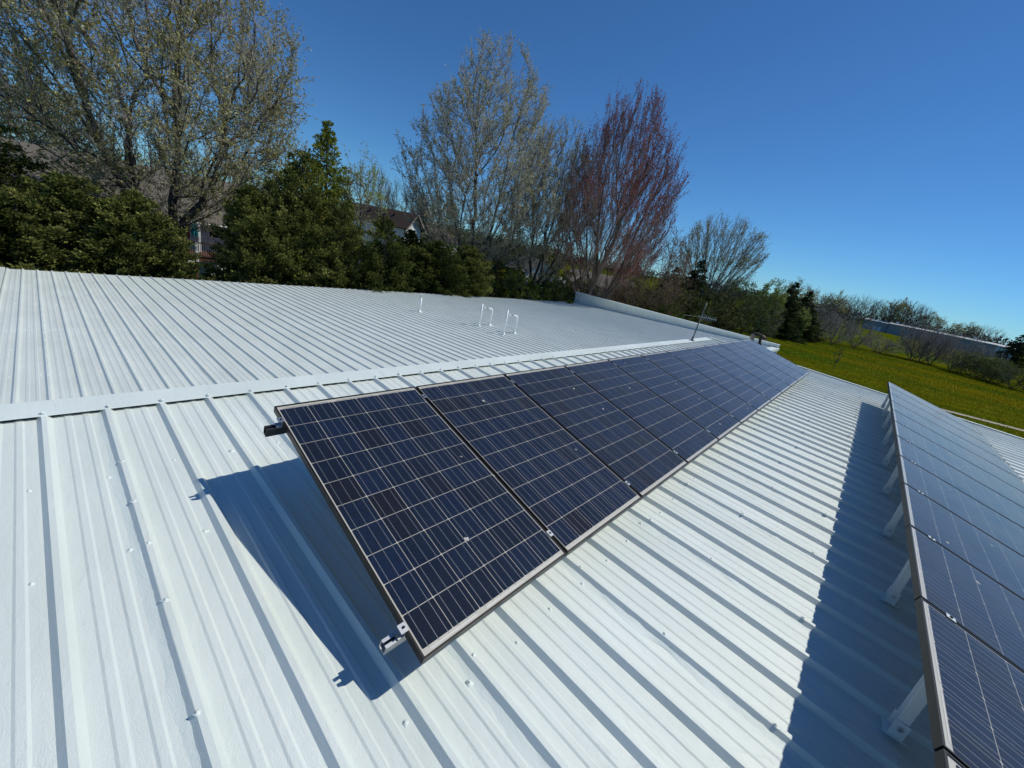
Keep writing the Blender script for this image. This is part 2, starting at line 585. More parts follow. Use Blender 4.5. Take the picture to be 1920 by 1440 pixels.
# walls of the near building
def ribbed_wall(name, p0, p1, z0, z1a, z1b, mat, parent, th=.10):
    p0 = Vector((*p0, 0)); p1 = Vector((*p1, 0))
    d = (p1 - p0); L = d.length; d.normalize(); nrm = Vector((d.y, -d.x, 0))
    mb = MB()
    prof = []
    t = 0.0
    while t < L:
        prof += [(t, 0), (min(L, t + .11), 0), (min(L, t + .12), .022), (min(L, t + .15), .022), (min(L, t + .16), 0)]
        t += .20
    prof.append((L, 0))
    vs_ = []
    for t, h in prof:
        p = p0 + d * t + nrm * h
        vs_ += [(p.x, p.y, z0), (p.x, p.y, z1a + (z1b - z1a) * t / L)]
    mb.add(vs_, [(2 * i, 2 * i + 2, 2 * i + 3, 2 * i + 1) for i in range(len(prof) - 1)])
    a, b_ = p0 - nrm * th, p1 - nrm * th
    mb.add([(a.x, a.y, z0), (b_.x, b_.y, z0), (b_.x, b_.y, z1b), (a.x, a.y, z1a)], [(0, 3, 2, 1)])
    o = mb.build(name, mat)
    return own(o, parent) if parent else o
ribbed_wall('wall', (NX1 - .3, NY1 + .3), (NX1 - .3, .25), GZ, near_z(NY1) - .2, near_z(.25) - .2, M['wall_metal'], bn)
ribbed_wall('wall', (NX0 + .3, .25), (NX0 + .3, NY1 + .3), GZ, near_z(.25) - .2, near_z(NY1) - .2, M['wall_metal'], bn)
ribbed_wall('wall', (NX0 + .3, NY1 + .3), (NX1 - .3, NY1 + .3), GZ, near_z(NY1) - .2, near_z(NY1) - .2, M['wall_metal'], bn)
ribbed_wall('wall', (NX1 - .3, .25), (NX0 + .3, .25), GZ, near_z(.25) - .2, near_z(.25) - .2, M['wall_metal'], bn)

# high-side trim along the top edge, in overlapping lengths, standing on the rib tops
hx = NX0 - .03
tk = 0
while hx < 13.75:
    x1 = min(13.78, hx + 3.05)
    lift = .0015 * (tk % 2)
    za, zb = near_z(.185) + .0345 + lift, near_z(.40) + .043 + lift
    mb = MB()
    nseg = 12
    top = []
    for i in range(nseg + 1):
        x = hx + (x1 - hx) * i / nseg
        w = .0016 * math.sin(x * 3.1) + .001 * math.sin(x * 9.7)
        top.append([(x, .183 + w, za - .007), (x, .185 + w, za + w), (x, .40, zb), (x, .405, zb - .16)])
    vs_ = [p for row in top for p in row]
    fs = []
    for i in range(nseg):
        for j in range(3):
            a = i * 4 + j
            fs.append((a, a + 4, a + 5, a + 1))
    mb.add(vs_, fs)
    own(mb.build('ridge_trim', M['trim']), roof_n)
    # closure strips between the ribs, near black to paint the shadow under the trim
    hx = x1 - .06 if x1 < 13.7 else 99
    tk += 1
cl = MB()
k = -1
while XR + k * PITCH < 13.8:
    xa, xb = XR + k * PITCH + .035, XR + (k + 1) * PITCH - .035
    if xa > NX0 and xb < 13.8:
        cl.box(xa, .215, near_z(.21) + .001, xb, .235, near_z(.21) + .030)
    k += 1
own(cl.build('shade_closure', M['dark_gap']), roof_n)

# rake trim on both gable sides and eave trim
for xa, xb, fo in ((NX1 - .075, NX1 + .055, 1), (NX0 - .055, NX0 + .03, -1)):
    mb = MB()
    for yy in np.linspace(NY0 + .1, NY1, 13):
        z = near_z(yy)
        o_ = xb if fo > 0 else xa
        mb.v += [(xa, yy, z + .041 if fo > 0 else z + .040), (xb, yy, z + .040), (o_, yy, z - .18)]
    for i in range(12):
        a = i * 3
        if fo > 0:
            mb.f += [(a, a + 3, a + 4, a + 1), (a + 1, a + 4, a + 5, a + 2)]
        else:
            mb.f += [(a, a + 3, a + 4, a + 1), (a, a + 2, a + 5, a + 3)]
    own(mb.build('rake_trim', M['trim']), roof_n)
gut = MB()
gut.box(NX0, NY1 - .13, near_z(NY1) - .15, NX1, NY1 - .01, near_z(NY1) - .02)
own(gut.build('gutter', M['trim']), roof_n)

# paint-buried screw heads
def screw_mesh(seed, dab=.019):
    rg = random.Random(seed)
    mb = MB()
    n = 9
    rings = [(dab, -.0012), (dab * .70, .0014), (.0078, .0024), (.0072, .0036), (.0050, .0040), (.0044, .0068), (.0022, .0076)]
    for i, (r, z) in enumerate(rings):
        for k in range(n):
            t = 2 * math.pi * k / n
            j = 1 + rg.uniform(-.28, .28) * (1 if i < 2 else .35)
            mb.v.append((r * j * math.cos(t) + (.003 * rg.uniform(-1, 1) if i < 2 else 0), r * j * math.sin(t), z + rg.uniform(-.0008, .0008)))
    for i in range(len(rings) - 1):
        for k in range(n):
            k2 = (k + 1) % n
            mb.f.append((i * n + k, i * n + k2, (i + 1) * n + k2, (i + 1) * n + k))
    mb.f.append(tuple((len(rings) - 1) * n + k for k in range(n)))
    return mb.mesh('screw', M['sealant'], smooth=True)
SCREWS = [screw_mesh(s, d) for s, d in ((1, .012), (2, .016), (3, .021), (4, .014))]
spots = []
nr = int((NX1 - XR) / PITCH)
for i in range(0, nr + 1):
    xr = XR + i * PITCH
    spots.append((xr + random.uniform(-.008, .008), .200, .046))            # through the trim
    for yr_ in (-.66, -1.39, -2.87, -4.42, -5.95, -7.5):
        if yr_ < -5 and i > 34:
            continue
        spots.append((xr - .068 + random.uniform(-.01, .01), yr_ + random.uniform(-.03, .03), .0005))
    if i % 3 == 1:
        for y_ in (-.60, -1.02, -1.38, -1.76, -2.34, -2.86, -3.40, -3.93, -4.5, -5.1, -5.9):
            spots.append((xr + random.uniform(-.008, .008), y_ + random.uniform(-.04, .04), .0325))
cx, cy = -0.905, -3.631
spots.sort(key=lambda s: (s[0] - cx) ** 2 + (s[1] - cy) ** 2)
for j, (x, y, h) in enumerate(spots[:280]):
    o = link('screw', SCREWS[j % 4], None, (x, y, near_z(y) + h))
    o.rotation_euler = (0, 0, random.uniform(0, 6.28))
    o.parent = roof_n
    o.matrix_parent_inverse = Matrix.Identity(4)
def joined_screws(sp, zf, name, mat, parent, r=.016):
    V = []; F = []
    for (x, y, h) in sp:
        b0 = len(V)
        z = zf(y) + h
        for rr, zz in ((r, 0), (r * .6, .006), (r * .35, .012)):
            for q in range(5):
                t = q * 1.2566
                V.append((x + rr * math.cos(t), y + rr * math.sin(t), z + zz))
        for a in range(2):
            for q in range(5):
                q2 = (q + 1) % 5
                F.append((b0 + a * 5 + q, b0 + a * 5 + q2, b0 + a * 5 + 5 + q2, b0 + a * 5 + 5 + q))
        F.append((b0 + 10, b0 + 11, b0 + 12, b0 + 13)); 
    o = link(name, np_mesh(name, V, np.array(F), mat))
    own(o, parent)
    return tag(o, kind='stuff')
joined_screws(spots[280:], near_z, 'distant_screws', M['sealant'], roof_n)

# brushed sealant along the laps nearest the camera
for k, x in enumerate(laps_n[:9]):
    rg = np.random.default_rng(400 + k)
    n = 150
    ys = np.linspace(.17, -5.2, n)
    wl = .030 + .010 * np.convolve(rg.normal(size=n), np.ones(5) / 3, 'same')
    hh = .0030 + .0012 * np.convolve(rg.normal(size=n), np.ones(3) / 2, 'same')
    V = np.zeros((n, 4, 3))
    xs = np.stack([x - .041 - wl, x - .041 - wl * .55, x - .040 + .002 * rg.normal(size=n), x - .024 + .002 * rg.normal(size=n)], 1)
    V[:, :, 0] = xs
    V[:, :, 1] = ys[:, None]
    V[:, :, 2] = near_z(ys)[:, None] + np.stack([0 * hh - .001, hh * .55, hh + .0022, .0100 + .001 * rg.normal(size=n)], 1)
    i = (np.arange(n - 1)[:, None] * 4 + np.arange(3)[None]).ravel()
    F = np.stack([i, i + 4, i + 5, i + 1], 1)
    own(link('lap_sealant', np_mesh('lap_sealant', V.reshape(-1, 3), F, M['sealant'], smooth=True)), roof_n)

# ---- far, lower building
bf = empty('low_metal_building', (14.0, 8.0, GZ))
tag(bf, 'lower white metal building behind the ridge with wide ribbed roof and vent pipes', 'building')
FX0, FX1, FY0, FY1 = -1.78, 29.68, .42, 16.32
dk = MB()
dk.add([(FX0 + .02, FY0, far_z(FY0) - .006), (FX1, FY0, far_z(FY0) - .006), (FX1, FY1 - .02, far_z(FY1) - .006), (FX0 + .02, FY1 - .02, far_z(FY1) - .006),
        (FX0 + .02, FY0, far_z(FY0) - .2), (FX1, FY0, far_z(FY0) - .2), (FX1, FY1 - .02, far_z(FY1) - .2), (FX0 + .02, FY1 - .02, far_z(FY1) - .2)],
       [(0, 1, 2, 3), (4, 7, 6, 5), (0, 4, 5, 1), (1, 5, 6, 2), (2, 6, 7, 3), (3, 7, 4, 0)])
roof_f = own(dk.build('roof', M['wall_metal']), bf)
XF = -1.04
kk = 0
for n_ in range(-1, 35):
    x = XF + PITCH * 3 * n_
    for (a, b_, lf) in ((FY0, 8.02, .0012), (7.90, FY1, 0.0)):
        s = sheet('roof_sheet', x, b_, a, far_z, M['roof_far'], None, FX0, FX1, 700 + kk, lift=lf, step=.8)
        if s:
            own(s, roof_f)
        kk += 1
sp = []
for i in range(-2, 101):
    x = XF + i * PITCH
    for y in (2.1, 3.6, 5.0, 6.5, 10.6, 12.4, 14.2, 16.1):
        sp.append((x - .07 + random.uniform(-.01, .01), y + random.uniform(-.04, .04), 0))
    for dx in (-.07, .075, .15):
        sp.append((x + dx, 7.95 + random.uniform(-.02, .02), .002))
    if i % 3 == 0:
        for y in np.arange(1.0, 16.2, .55):
            sp.append((x + random.uniform(-.01, .01), y + random.uniform(-.05, .05), .0325))
joined_screws(sp, far_z, 'distant_screws', M['sealant'], roof_f)
# eave, rake and high-side trims of the low roof
mb = MB(); mb.box(FX0 - .02, FY1 - .005, far_z(FY1) - .16, FX1, FY1 + .11, far_z(FY1) - .02)
own(mb.build('gutter', M['steel_grey']), roof_f)
mb = MB()
mb.add([(FX0 - .05, FY0, far_z(FY0) + .045), (FX0 + .10, FY0, far_z(FY0) + .046), (FX0 + .10, FY1, far_z(FY1) + .046), (FX0 - .05, FY1, far_z(FY1) + .045), (FX0 - .05, FY0, far_z(FY0) - .2), (FX0 - .05, FY1, far_z(FY1) - .2)],
       [(0, 1, 2, 3), (0, 3, 5, 4)])
own(mb.build('rake_trim', M['roof_far']), roof_f)
mb = MB()
za = far_z(FY0)
mb.box(14.24, FY0 - .10, za - .10, FX1 + .03, FY0 + .32, za + .050)
own(mb.build('high_side_trim', M['trim']), roof_f)
ribbed_wall('wall', (FX0 + .2, FY1 - .2), (FX0 + .2, .40), GZ, far_z(FY1) - .2, far_z(.4) - .2, M['wall_metal'], bf)
ribbed_wall('wall', (FX1 - .02, FY1 - .2), (FX0 + .2, FY1 - .2), GZ, far_z(FY1) - .2, far_z(FY1) - .2, M['wall_metal'], bf)
ribbed_wall('wall', (FX0 + .2, .45), (FX1 - .02, .45), GZ, za - .12, za - .12, M['wall_metal'], bf)
# parapet on the far gable: ribbed inner face, coping
px0, px1 = FX1 + .0, FX1 + .22
ptop = -.97
ribbed_wall('parapet', (px0, .42), (px0, FY1 - .1), far_z(0) - .8, ptop, ptop, M['roof_far'], bf, th=-.02) if False else None
mb = MB()
ys = []
t = .42
while t < FY1 - .1:
    ys += [(t, 0), (t + .30, 0), (t + .315, -.022), (t + .345, -.022), (t + .36, 0)]
    t += .40
ys.append((FY1 - .1, 0))
vs_ = []
for y, h in ys:
    y = min(y, FY1 - .1)
    vs_ += [(px0 + h, y, far_z(y) - .25), (px0 + h, y, ptop)]
mb.add(vs_, [(2 * i, 2 * i + 1, 2 * i + 3, 2 * i + 2) for i in range(len(ys) - 1)])
mb.add([(px1, .42, GZ), (px1, FY1 - .1, GZ), (px1, FY1 - .1, ptop), (px1, .42, ptop), (px0, .42, GZ), (px0, .42, ptop), (px0, FY1 - .1, GZ), (px0, FY1 - .1, ptop)],
       [(0, 1, 2, 3), (4, 0, 3, 5), (1, 6, 7, 2)])
par = own(mb.build('parapet', M['roof_far']), bf)
mb = MB()
mb.box(px0 - .05, .38, ptop - .004, px1 + .05, FY1 - .06, ptop + .035)
mb.box(px0 - .055, .375, ptop - .10, px0 - .043, FY1 - .055, ptop + .030)
own(mb.build('coping', M['trim']), par)

# ================================================================== SOLAR PANELS
TILT = 0.26095
PW, PL, PG = 0.990, 1.646, 0.014
Y1, Z1 = -1.216, 0.5373
Y2, Z2 = -4.282, 0.4089
X0 = -0.085

fb = MB()
w, dpt = .0085, .040
# frame: hollow rail section with top lip, outer wall and bottom flange
def ring(mb, x0, y0, x1, y1, wd, za, zb):
    o = len(mb.v)
    for z in (za, zb):
        mb.v += [(x0, y0, z), (x1, y0, z), (x1, y1, z), (x0, y1, z), (x0 + wd, y0 - wd, z), (x1 - wd, y0 - wd, z), (x1 - wd, y1 + wd, z), (x0 + wd, y1 + wd, z)]
    q = []
    for i in range(4):
        j = (i + 1) % 4
        q += [(o + 8 + i, o + 8 + 4 + i, o + 8 + 4 + j, o + 8 + j), (o + i, o + j, o + 4 + j, o + 4 + i), (o + i, o + 8 + i, o + 8 + j, o + j), (o + 4 + i, o + 4 + j, o + 12 + j, o + 12 + i)]
    mb.f += q
ring(fb, 0, 0, PW, -PL, w, -dpt, 0)
ring(fb, .0005, -.0005, PW - .0005, -PL + .0005, .030, -dpt - .0005, -dpt + .0018)
FRAME = fb.mesh('frame', M['frame'])
mb = MB()
mb.add([(w, -w, -.005), (PW - w, -w, -.005), (PW - w, -PL + w, -.005), (w, -PL + w, -.005)], [(0, 3, 2, 1)])
mb.add([(w, -w, -.0065), (PW - w, -w, -.0065), (PW - w, -PL + w, -.0065), (w, -PL + w, -.0065)], [(0, 1, 2, 3)])
BACK = mb.mesh('backsheet', M['backsheet'])
mb = MB()
mb.add([(w * .8, -w * .8, -.0016), (PW - w * .8, -w * .8, -.0016), (PW - w * .8, -PL + w * .8, -.0016), (w * .8, -PL + w * .8, -.0016)], [(0, 3, 2, 1)])
GLASS = mb.mesh('glass', M['glass'])
CP, CQ, CS = .1598, .1580, .1562
mx0 = (PW - 6 * CP) / 2
my0 = (PL - 10 * CQ) / 2
def cell_poly(x, y, z):
    c = .004
    s2 = CS / 2
    h2_ = s2 - .0007
    return [(x - s2 + c, y - h2_, z), (x + s2 - c, y - h2_, z), (x + s2, y - h2_ + c, z), (x + s2, y + h2_ - c, z), (x + s2 - c, y + h2_, z), (x - s2 + c, y + h2_, z), (x - s2, y + h2_ - c, z), (x - s2, y - h2_ + c, z)]
CELL = MB().add(cell_poly(0, 0, 0), [tuple(range(8))]).mesh('cell', M['cell'])
mb = MB()
CENT = []
for i in range(6):
    for j in range(10):
        c = (mx0 + (i + .5) * CP, -my0 - (j + .5) * CQ)
        CENT.append(c)
        mb.add(cell_poly(c[0], c[1], -.0040), [tuple(range(8))])
CELLS = mb.mesh('cells', M['cell_far'])
mb = MB()
for i in range(6):
    for q in (-1, 0, 1):
        x = mx0 + (i + .5) * CP + q * .0515
        mb.add([(x - .0009, -my0 + .006, -.0036), (x + .0009, -my0 + .006, -.0036), (x + .0009, -PL + my0 - .006, -.0036), (x - .0009, -PL + my0 - .006, -.0036)], [(0, 3, 2, 1)])
BUS = mb.mesh('busbar', M['busbar'])
mb = MB()
for yy in (-my0 * .62 - .004, -PL + my0 * .62 + .002):
    for i in range(3):
        xa = mx0 + i * 2 * CP + .03
        mb.add([(xa, yy, -.0036), (xa + 2 * CP - .06, yy, -.0036), (xa + 2 * CP - .06, yy - .005, -.0036), (xa, yy - .005, -.0036)], [(0, 3, 2, 1)])
RIB = mb.mesh('ribbon', M['ribbon'])
ORD = ['nearest', 'second', 'third', 'fourth', 'fifth', 'sixth', 'seventh', 'eighth', 'ninth', 'tenth', 'eleventh', 'farthest']
def panel(name, x, y, z, label, group, single):
    t = empty(name, (x, y, z), rx=TILT)
    tag(t, label, 'solar panel', group)
    link('frame', FRAME, t)
    bs = link('backsheet', BACK, t)
    if single:
        for c in CENT:
            o = link('cell', CELL, t, (c[0], c[1], -.0040))
    else:
        o = link('cells', CELLS, t)
        o['kind'] = 'stuff'
    link('busbars', BUS, t)
    link('ribbon', RIB, t)
    link('glass', GLASS, t)
    return t
for i in range(12):
    lab = {0: 'nearest blue solar panel of the upper row, beside the large shadow on bare roof',
           11: 'farthest solar panel of the upper row, by the bending person'}.get(i, f'{ORD[i]} solar panel from the near end of the upper row under the ridge')
    panel('solar_panel', X0 + i * (PW + PG), Y1, Z1, lab, 'solar panels of the upper row', i < 8)
for i in range(12):
    lab = {0: 'nearest solar panel of the lower right row, cut by the bottom picture edge',
           11: 'farthest solar panel of the lower right row, at the meadow end'}.get(i, f'{ORD[i]} solar panel from the near end of the lower right row')
    panel('solar_panel', X0 + i * (PW + PG), Y2, Z2, lab, 'solar panels of the lower row', 1 <= i < 8)

# racks: two rails, rear and front legs, clamps
CT, ST = math.cos(TILT), math.sin(TILT)
def on_panel(y0, z0, v, h):
    return (y0 - v * CT - h * ST, z0 - v * ST + h * CT)
def rack(y0, z0, label, legs_x):
    r = empty('panel_rack', (6, y0 - .8, near_z(y0 - .8)))
    tag(r, label, 'rack', 'racks under the solar panels')
    xa, xb = X0 - .085, X0 + 12 * (PW + PG) + .05
    RX = Matrix.Rotation(TILT, 4, 'X')
    for v in (.13, 1.50):
        mb = MB()
        yy, zz = on_panel(y0, z0, v, -.041)
        Mx = Matrix.Translation((0, yy, zz)) @ RX
        # extruded C-rail: web, two flanges with lips
        mb.box(xa, -.020, -.052, xb, .020, -.048, Mx)
        mb.box(xa, -.020, -.0478, xb, -.016, -.0008, Mx)
        mb.box(xa, .016, -.0478, xb, .020, -.0008, Mx)
        mb.box(xa, -.0158, -.004, xb, -.006, -.0010, Mx)
        mb.box(xa, .006, -.004, xb, .0158, -.0010, Mx)
        own(mb.build('rail', M['alu_shaded'] if v < 1 else M['alu']), r)  # upper rail takes the darker copy, its shade is in the colour
        # clamps
        for i in range(13):
            x = X0 - .007 + i * (PW + PG)
            Mc = Matrix.Translation((x, *on_panel(y0, z0, v, 0))) @ RX
            mb = MB()
            if 0 < i < 12:
                mb.box(-.0165, -.020, .0006, .0165, .020, .0036, Mc)
                mb.box(-.0035, -.018, -.041, .0035, .018, .0005, Mc)
            else:
                s_ = 1 if i == 0 else -1
                a, b_ = sorted((s_ * .0150, s_ * -.020))
                mb.box(a, -.020, .0006, b_, .020, .0036, Mc)
                a, b_ = sorted((s_ * .0055, s_ * -.0005))
                mb.box(a - s_ * .0, -.020, -.041, b_, .020, .0005, Mc)
                a, b_ = sorted((s_ * -.0007, s_ * -.026))
                mb.box(a, -.020, -.041, b_, .020, -.0335, Mc)
            c_ = own(mb.build('clamp', M['alu']), r)
            nb = MB()
            nb.lathe([(.0065, .0037), (.0065, .0085), (.0048, .0095)], 6)
            nb.v = [tuple(Mc @ Vector(q)) for q in nb.v]
            own(nb.build('bolt', M['bolt']), c_) if False else own(nb.build('bolt', M['bolt']), r)
    for x in legs_x:
        # rear leg: channel standing on a rib foot
        for v, wd in ((.13, .060), (1.50, .050)):
            yt, zt = on_panel(y0, z0, v, -.093)
            zb = near_z(yt) + .034
            mb = MB()
            mb.box(x - wd / 2, yt - .020, zb + .055, x + wd / 2, yt - .014, zt + .012)
            mb.box(x - wd / 2, yt - .0138, zb + .055, x - wd / 2 + .005, yt + .022, zt + .012)
            mb.box(x + wd / 2 - .005, yt - .0138, zb + .055, x + wd / 2, yt + .022, zt + .012)
            lg = own(mb.build('leg', M['strut']), r)
            fm = MB()
            fm.box(x - wd / 2 - .014, yt - .045, zb - .001, x + wd / 2 + .014, yt + .045, zb + .005)
            fm.box(x - wd / 2 - .008, yt - .028, zb + .0052, x - wd / 2 - .001, yt + .028, zb + .095)
            fm.box(x + wd / 2 + .001, yt - .028, zb + .0052, x + wd / 2 + .008, yt + .028, zb + .095)
            fm.box(x - wd / 2 - .0009, yt - .028, zb + .0052, x + wd / 2 + .0009, yt - .0215, zb + .075)
            fm.tube([(x - wd / 2 - .016, yt, zb + .06), (x + wd / 2 + .016, yt, zb + .06)], .006, 6)
            own(fm.build('foot', M['strut']), r)
            if v < 1:
                for sx in (-1, 1):
                    xo = x + sx * (wd / 2 + .008)
                    bm_ = MB().tube([(xo, yt, zb + .06), (xo + sx * .012, yt, zb + .06)], .011, 6)
                    own(bm_.build('bolt', M['alu']), r)
    return r
# legs sit over ribs, every fourth rib
LX = [XR + PITCH * i + .0 for i in range(4, 44, 4)]
rack(Y1, Z1, 'aluminium rack with rails and legs holding the upper solar row', [XR + PITCH * i for i in range(4, 44, 4)])
LX2 = [.36, 1.60, 2.86, 4.09, 5.36, 6.60, 7.90, 9.20, 10.50, 11.62]
rack(Y2, Z2, 'aluminium rack on white painted legs holding the lower right solar row', LX2)

# ================================================================== ROOF FITTINGS
def flash(mb, x, y, z, r):
    mb.lathe([(r * 2.6, -.01), (r * 2.3, .018), (r * 1.25, .05), (r * 1.05, .11)], 12, (x, y, z))
def vent(name, x, y, h, r, label, group, tip=None):
    t = empty(name, (x, y, far_z(y)))
    tag(t, label, 'vent pipe', group)
    mb = MB(); mb.tube([(0, 0, .02), (0, 0, h)], r, 12)
    link('pipe', mb.mesh('pipe', M['white_pipe'], True), t)
    mb = MB(); flash(mb, 0, 0, 0, r)
    link('flashing', mb.mesh('flashing', M['sealant'], True), t)
    if tip:
        mb = MB(); mb.tube([(0, 0, h), (.01, 0, h + tip)], [r * .55, r * .4], 8)
        link('tip', mb.mesh('tip', M['alu'], True), t)
def goose(name, x, y, h, r, rz, label, group):
    t = empty(name, (x, y, far_z(y)), rz)
    tag(t, label, 'vent pipe', group)
    pts_ = [(0, 0, .02), (0, 0, h - .10), (-.02, 0, h - .03), (-.08, 0, h), (-.28, 0, h), (-.35, 0, h - .03), (-.39, 0, h - .13)]
    mb = MB(); mb.tube(pts_, r, 10)
    link('pipe', mb.mesh('pipe', M['white_pipe'], True), t)
    mb = MB(); flash(mb, 0, 0, 0, r)
    link('flashing', mb.mesh('flashing', M['sealant'], True), t)
vent('vent_pipe', 9.48, 10.51, .60, .042, 'lone straight white vent pipe farthest left on the low roof', 'vent pipes on the low roof', tip=.17)
vent('vent_pipe', 10.33, 7.73, .90, .036, 'straight white vent pipe of the farther pair, left of its gooseneck', 'vent pipes on the low roof')
vent('vent_pipe', 10.25, 6.30, .93, .036, 'straight white vent pipe of the nearer pair, left of its gooseneck', 'vent pipes on the low roof')
goose('gooseneck_vent', 10.99, 7.80, .70, .043, rad(-42), 'white gooseneck vent of the farther pair on the low roof', 'vent pipes on the low roof')
goose('gooseneck_vent', 10.96, 6.39, .70, .043, rad(-42), 'white gooseneck vent of the nearer pair on the low roof', 'vent pipes on the low roof')

# yagi antenna on the ridge trim
an = empty('antenna', (12.06, .29, near_z(.29) + .04))
tag(an, 'grey mast with small yagi antenna standing on the ridge trim', 'antenna')
mb = MB(); mb.tube([(0, 0, 0), (.02, -.02, .55)], .020, 10); mb.tube([(.02, -.02, .53), (.05, -.04, 1.16)], .016, 10)
link('mast', mb.mesh('mast', M['steel_grey'], True), an)
mb = MB(); mb.box(-.10, -.07, -.001, .05, .07, .012); mb.tube([(-.07, -.02, .012), (-.07, -.02, .06)], .035, 10); mb.tube([(0, 0, .01), (0, 0, .10)], .03, 10)
link('base', mb.mesh('base', M['steel_grey']), an)
mb = MB()
bd = Vector((.62, -.78, -.02)).normalized()
b0 = Vector((.03, -.03, .74)); 
mb.tube([b0 - bd * .10, b0 + bd * .46], .006, 6)
bo = link('boom', mb.mesh('boom', M['alu']), an)
side = Vector((.05, .04, 1)).normalized()
for k in range(8):
    c = b0 + bd * (.03 + .058 * k)
    L_ = .085 - .004 * k
    e = MB(); e.tube([c - side * L_, c + side * L_], .0045, 5)
    own_ = link('element', e.mesh('element', M['alu']), an)
e = MB(); e.tube([b0 - Vector((.55, -.35, .03)), b0 - Vector((.02, 0, .02))], .003, 5)
link('stay_rod', e.mesh('stay_rod', M['steel_grey']), an)

# ================================================================== PERSON
def person():
    J = {  # local metres, feet at origin, facing +x (rotated afterwards)
        'hip': (0, 0, .86), 'waist': (.10, 0, .98), 'chest': (.34, 0, 1.00), 'neck': (.50, 0, .95), 'head': (.60, 0, .86), 'crown': (.68, 0, .78),
        'hipL': (0, .10, .82), 'kneeL': (.07, .13, .46), 'ankL': (-.03, .14, .08), 'toeL': (.13, .15, .04),
        'hipR': (0, -.10, .82), 'kneeR': (.14, -.13, .45), 'ankR': (.06, -.15, .08), 'toeR': (.22, -.16, .04),
        'shL': (.42, .17, .97), 'elL': (.44, .21, .68), 'wrL': (.47, .18, .44), 'haL': (.49, .17, .36),
        'shR': (.42, -.17, .97), 'elR': (.42, -.22, .68), 'wrR': (.50, -.20, .45), 'haR': (.52, -.19, .37)}
    Rr = {'hip': .15, 'waist': .145, 'chest': .165, 'neck': .065, 'head': .095, 'crown': .085,
          'hip_': .095, 'knee': .065, 'ank': .048, 'toe': .042, 'sh': .075, 'el': .050, 'wr': .036, 'ha': .032}
    E_ = [('hip', 'waist'), ('waist', 'chest'), ('chest', 'neck'), ('neck', 'head'), ('head', 'crown')]
    for s_ in 'LR':
        E_ += [('hip', 'hip' + s_), ('hip' + s_, 'knee' + s_), ('knee' + s_, 'ank' + s_), ('ank' + s_, 'toe' + s_),
               ('chest', 'sh' + s_), ('sh' + s_, 'el' + s_), ('el' + s_, 'wr' + s_), ('wr' + s_, 'ha' + s_)]
    names = list(J)
    def rr(n):
        if n in Rr: return Rr[n]
        return Rr['hip_'] if n[:-1] == 'hip' else Rr[n[:-1]]
    # fingers
    for s_ in 'LR':
        h = Vector(J['ha' + s_])
        for q, (dx, dy, ln) in enumerate(((.02, -.028, .07), (.025, -.010, .085), (.025, .010, .08), (.02, .028, .06), (.035, .045, .045))):
            n = f'f{q}{s_}'
            J[n] = tuple(h + Vector((dx, dy * (1 if s_ == 'L' else -1), -.02 if q < 4 else .02)))
            J[n + 't'] = tuple(h + Vector((dx + .012, dy * (1.2 if s_ == 'L' else -1.2), -ln)))
            E_ += [('ha' + s_, n), (n, n + 't')]
    names = list(J)
    me = bpy.data.meshes.new('person_body')
    me.from_pydata([J[n] for n in names], [(names.index(a), names.index(b_)) for a, b_ in E_], [])
    o = bpy.data.objects.new('tmp', me); COL.objects.link(o)
    sk = o.modifiers.new('skin', 'SKIN')
    for i, n in enumerate(names):
        r_ = .010 if n[0] == 'f' and n[1].isdigit() else rr(n)
        me.skin_vertices[0].data[i].radius = (r_, r_)
        me.skin_vertices[0].data[i].use_root = (n == 'hip')
    ss = o.modifiers.new('sub', 'SUBSURF'); ss.levels = 2; ss.render_levels = 2
    dg = bpy.context.evaluated_depsgraph_get()
    m2 = bpy.data.meshes.new_from_object(o.evaluated_get(dg))
    bpy.data.objects.remove(o)
    mats = [plain('tan_trousers', (.27, .22, .165), .9, var=.15, scale=20), plain('camouflage_shirt', (.028, .026, .020), .9, var=.7, scale=14),
            plain('skin', (.42, .22, .15), .55), plain('dark_hair', (.012, .010, .009), .6), plain('brown_boots', (.05, .035, .02), .7), plain('shirt_yoke', (.20, .17, .11), .9, var=.4, scale=18)]
    m2.materials.clear()
    for q in mats: m2.materials.append(q)
    keys = [(n, Vector(J[n])) for n in names]
    for p in m2.polygons:
        c = p.center
        n = min(keys, key=lambda k_: (k_[1] - c).length - (rr(k_[0]) * .5 if not (k_[0][0] == 'f' and k_[0][1].isdigit()) else 0))[0]
        if n[0] == 'f' and n[1].isdigit() or n[:2] in ('ha', ) and n != 'hair' and not n.startswith('head'):
            k_ = 2
        elif n == 'head' or n == 'crown':
            k_ = 3 if (c.z > .84 - (c.x - .62) * .4) or c.x < .60 else 2
        elif n == 'neck': k_ = 2
        elif n[:3] in ('hip', 'kne'): k_ = 0
        elif n[:3] == 'ank': k_ = 0 if c.z > .12 else 4
        elif n[:3] == 'toe': k_ = 4
        elif n == 'chest' and c.z > 1.06: k_ = 5
        else: k_ = 1
        p.material_index = k_
        p.use_smooth = True
    m2.name = 'person'
    return m2
pm = person()
po = link('person', pm, None, (23.90, .98, far_z(.95) + .033))
po.rotation_euler = (0, 0, rad(-72))
tag(po, 'person in tan trousers and dark shirt bending over at the roof end', 'person')

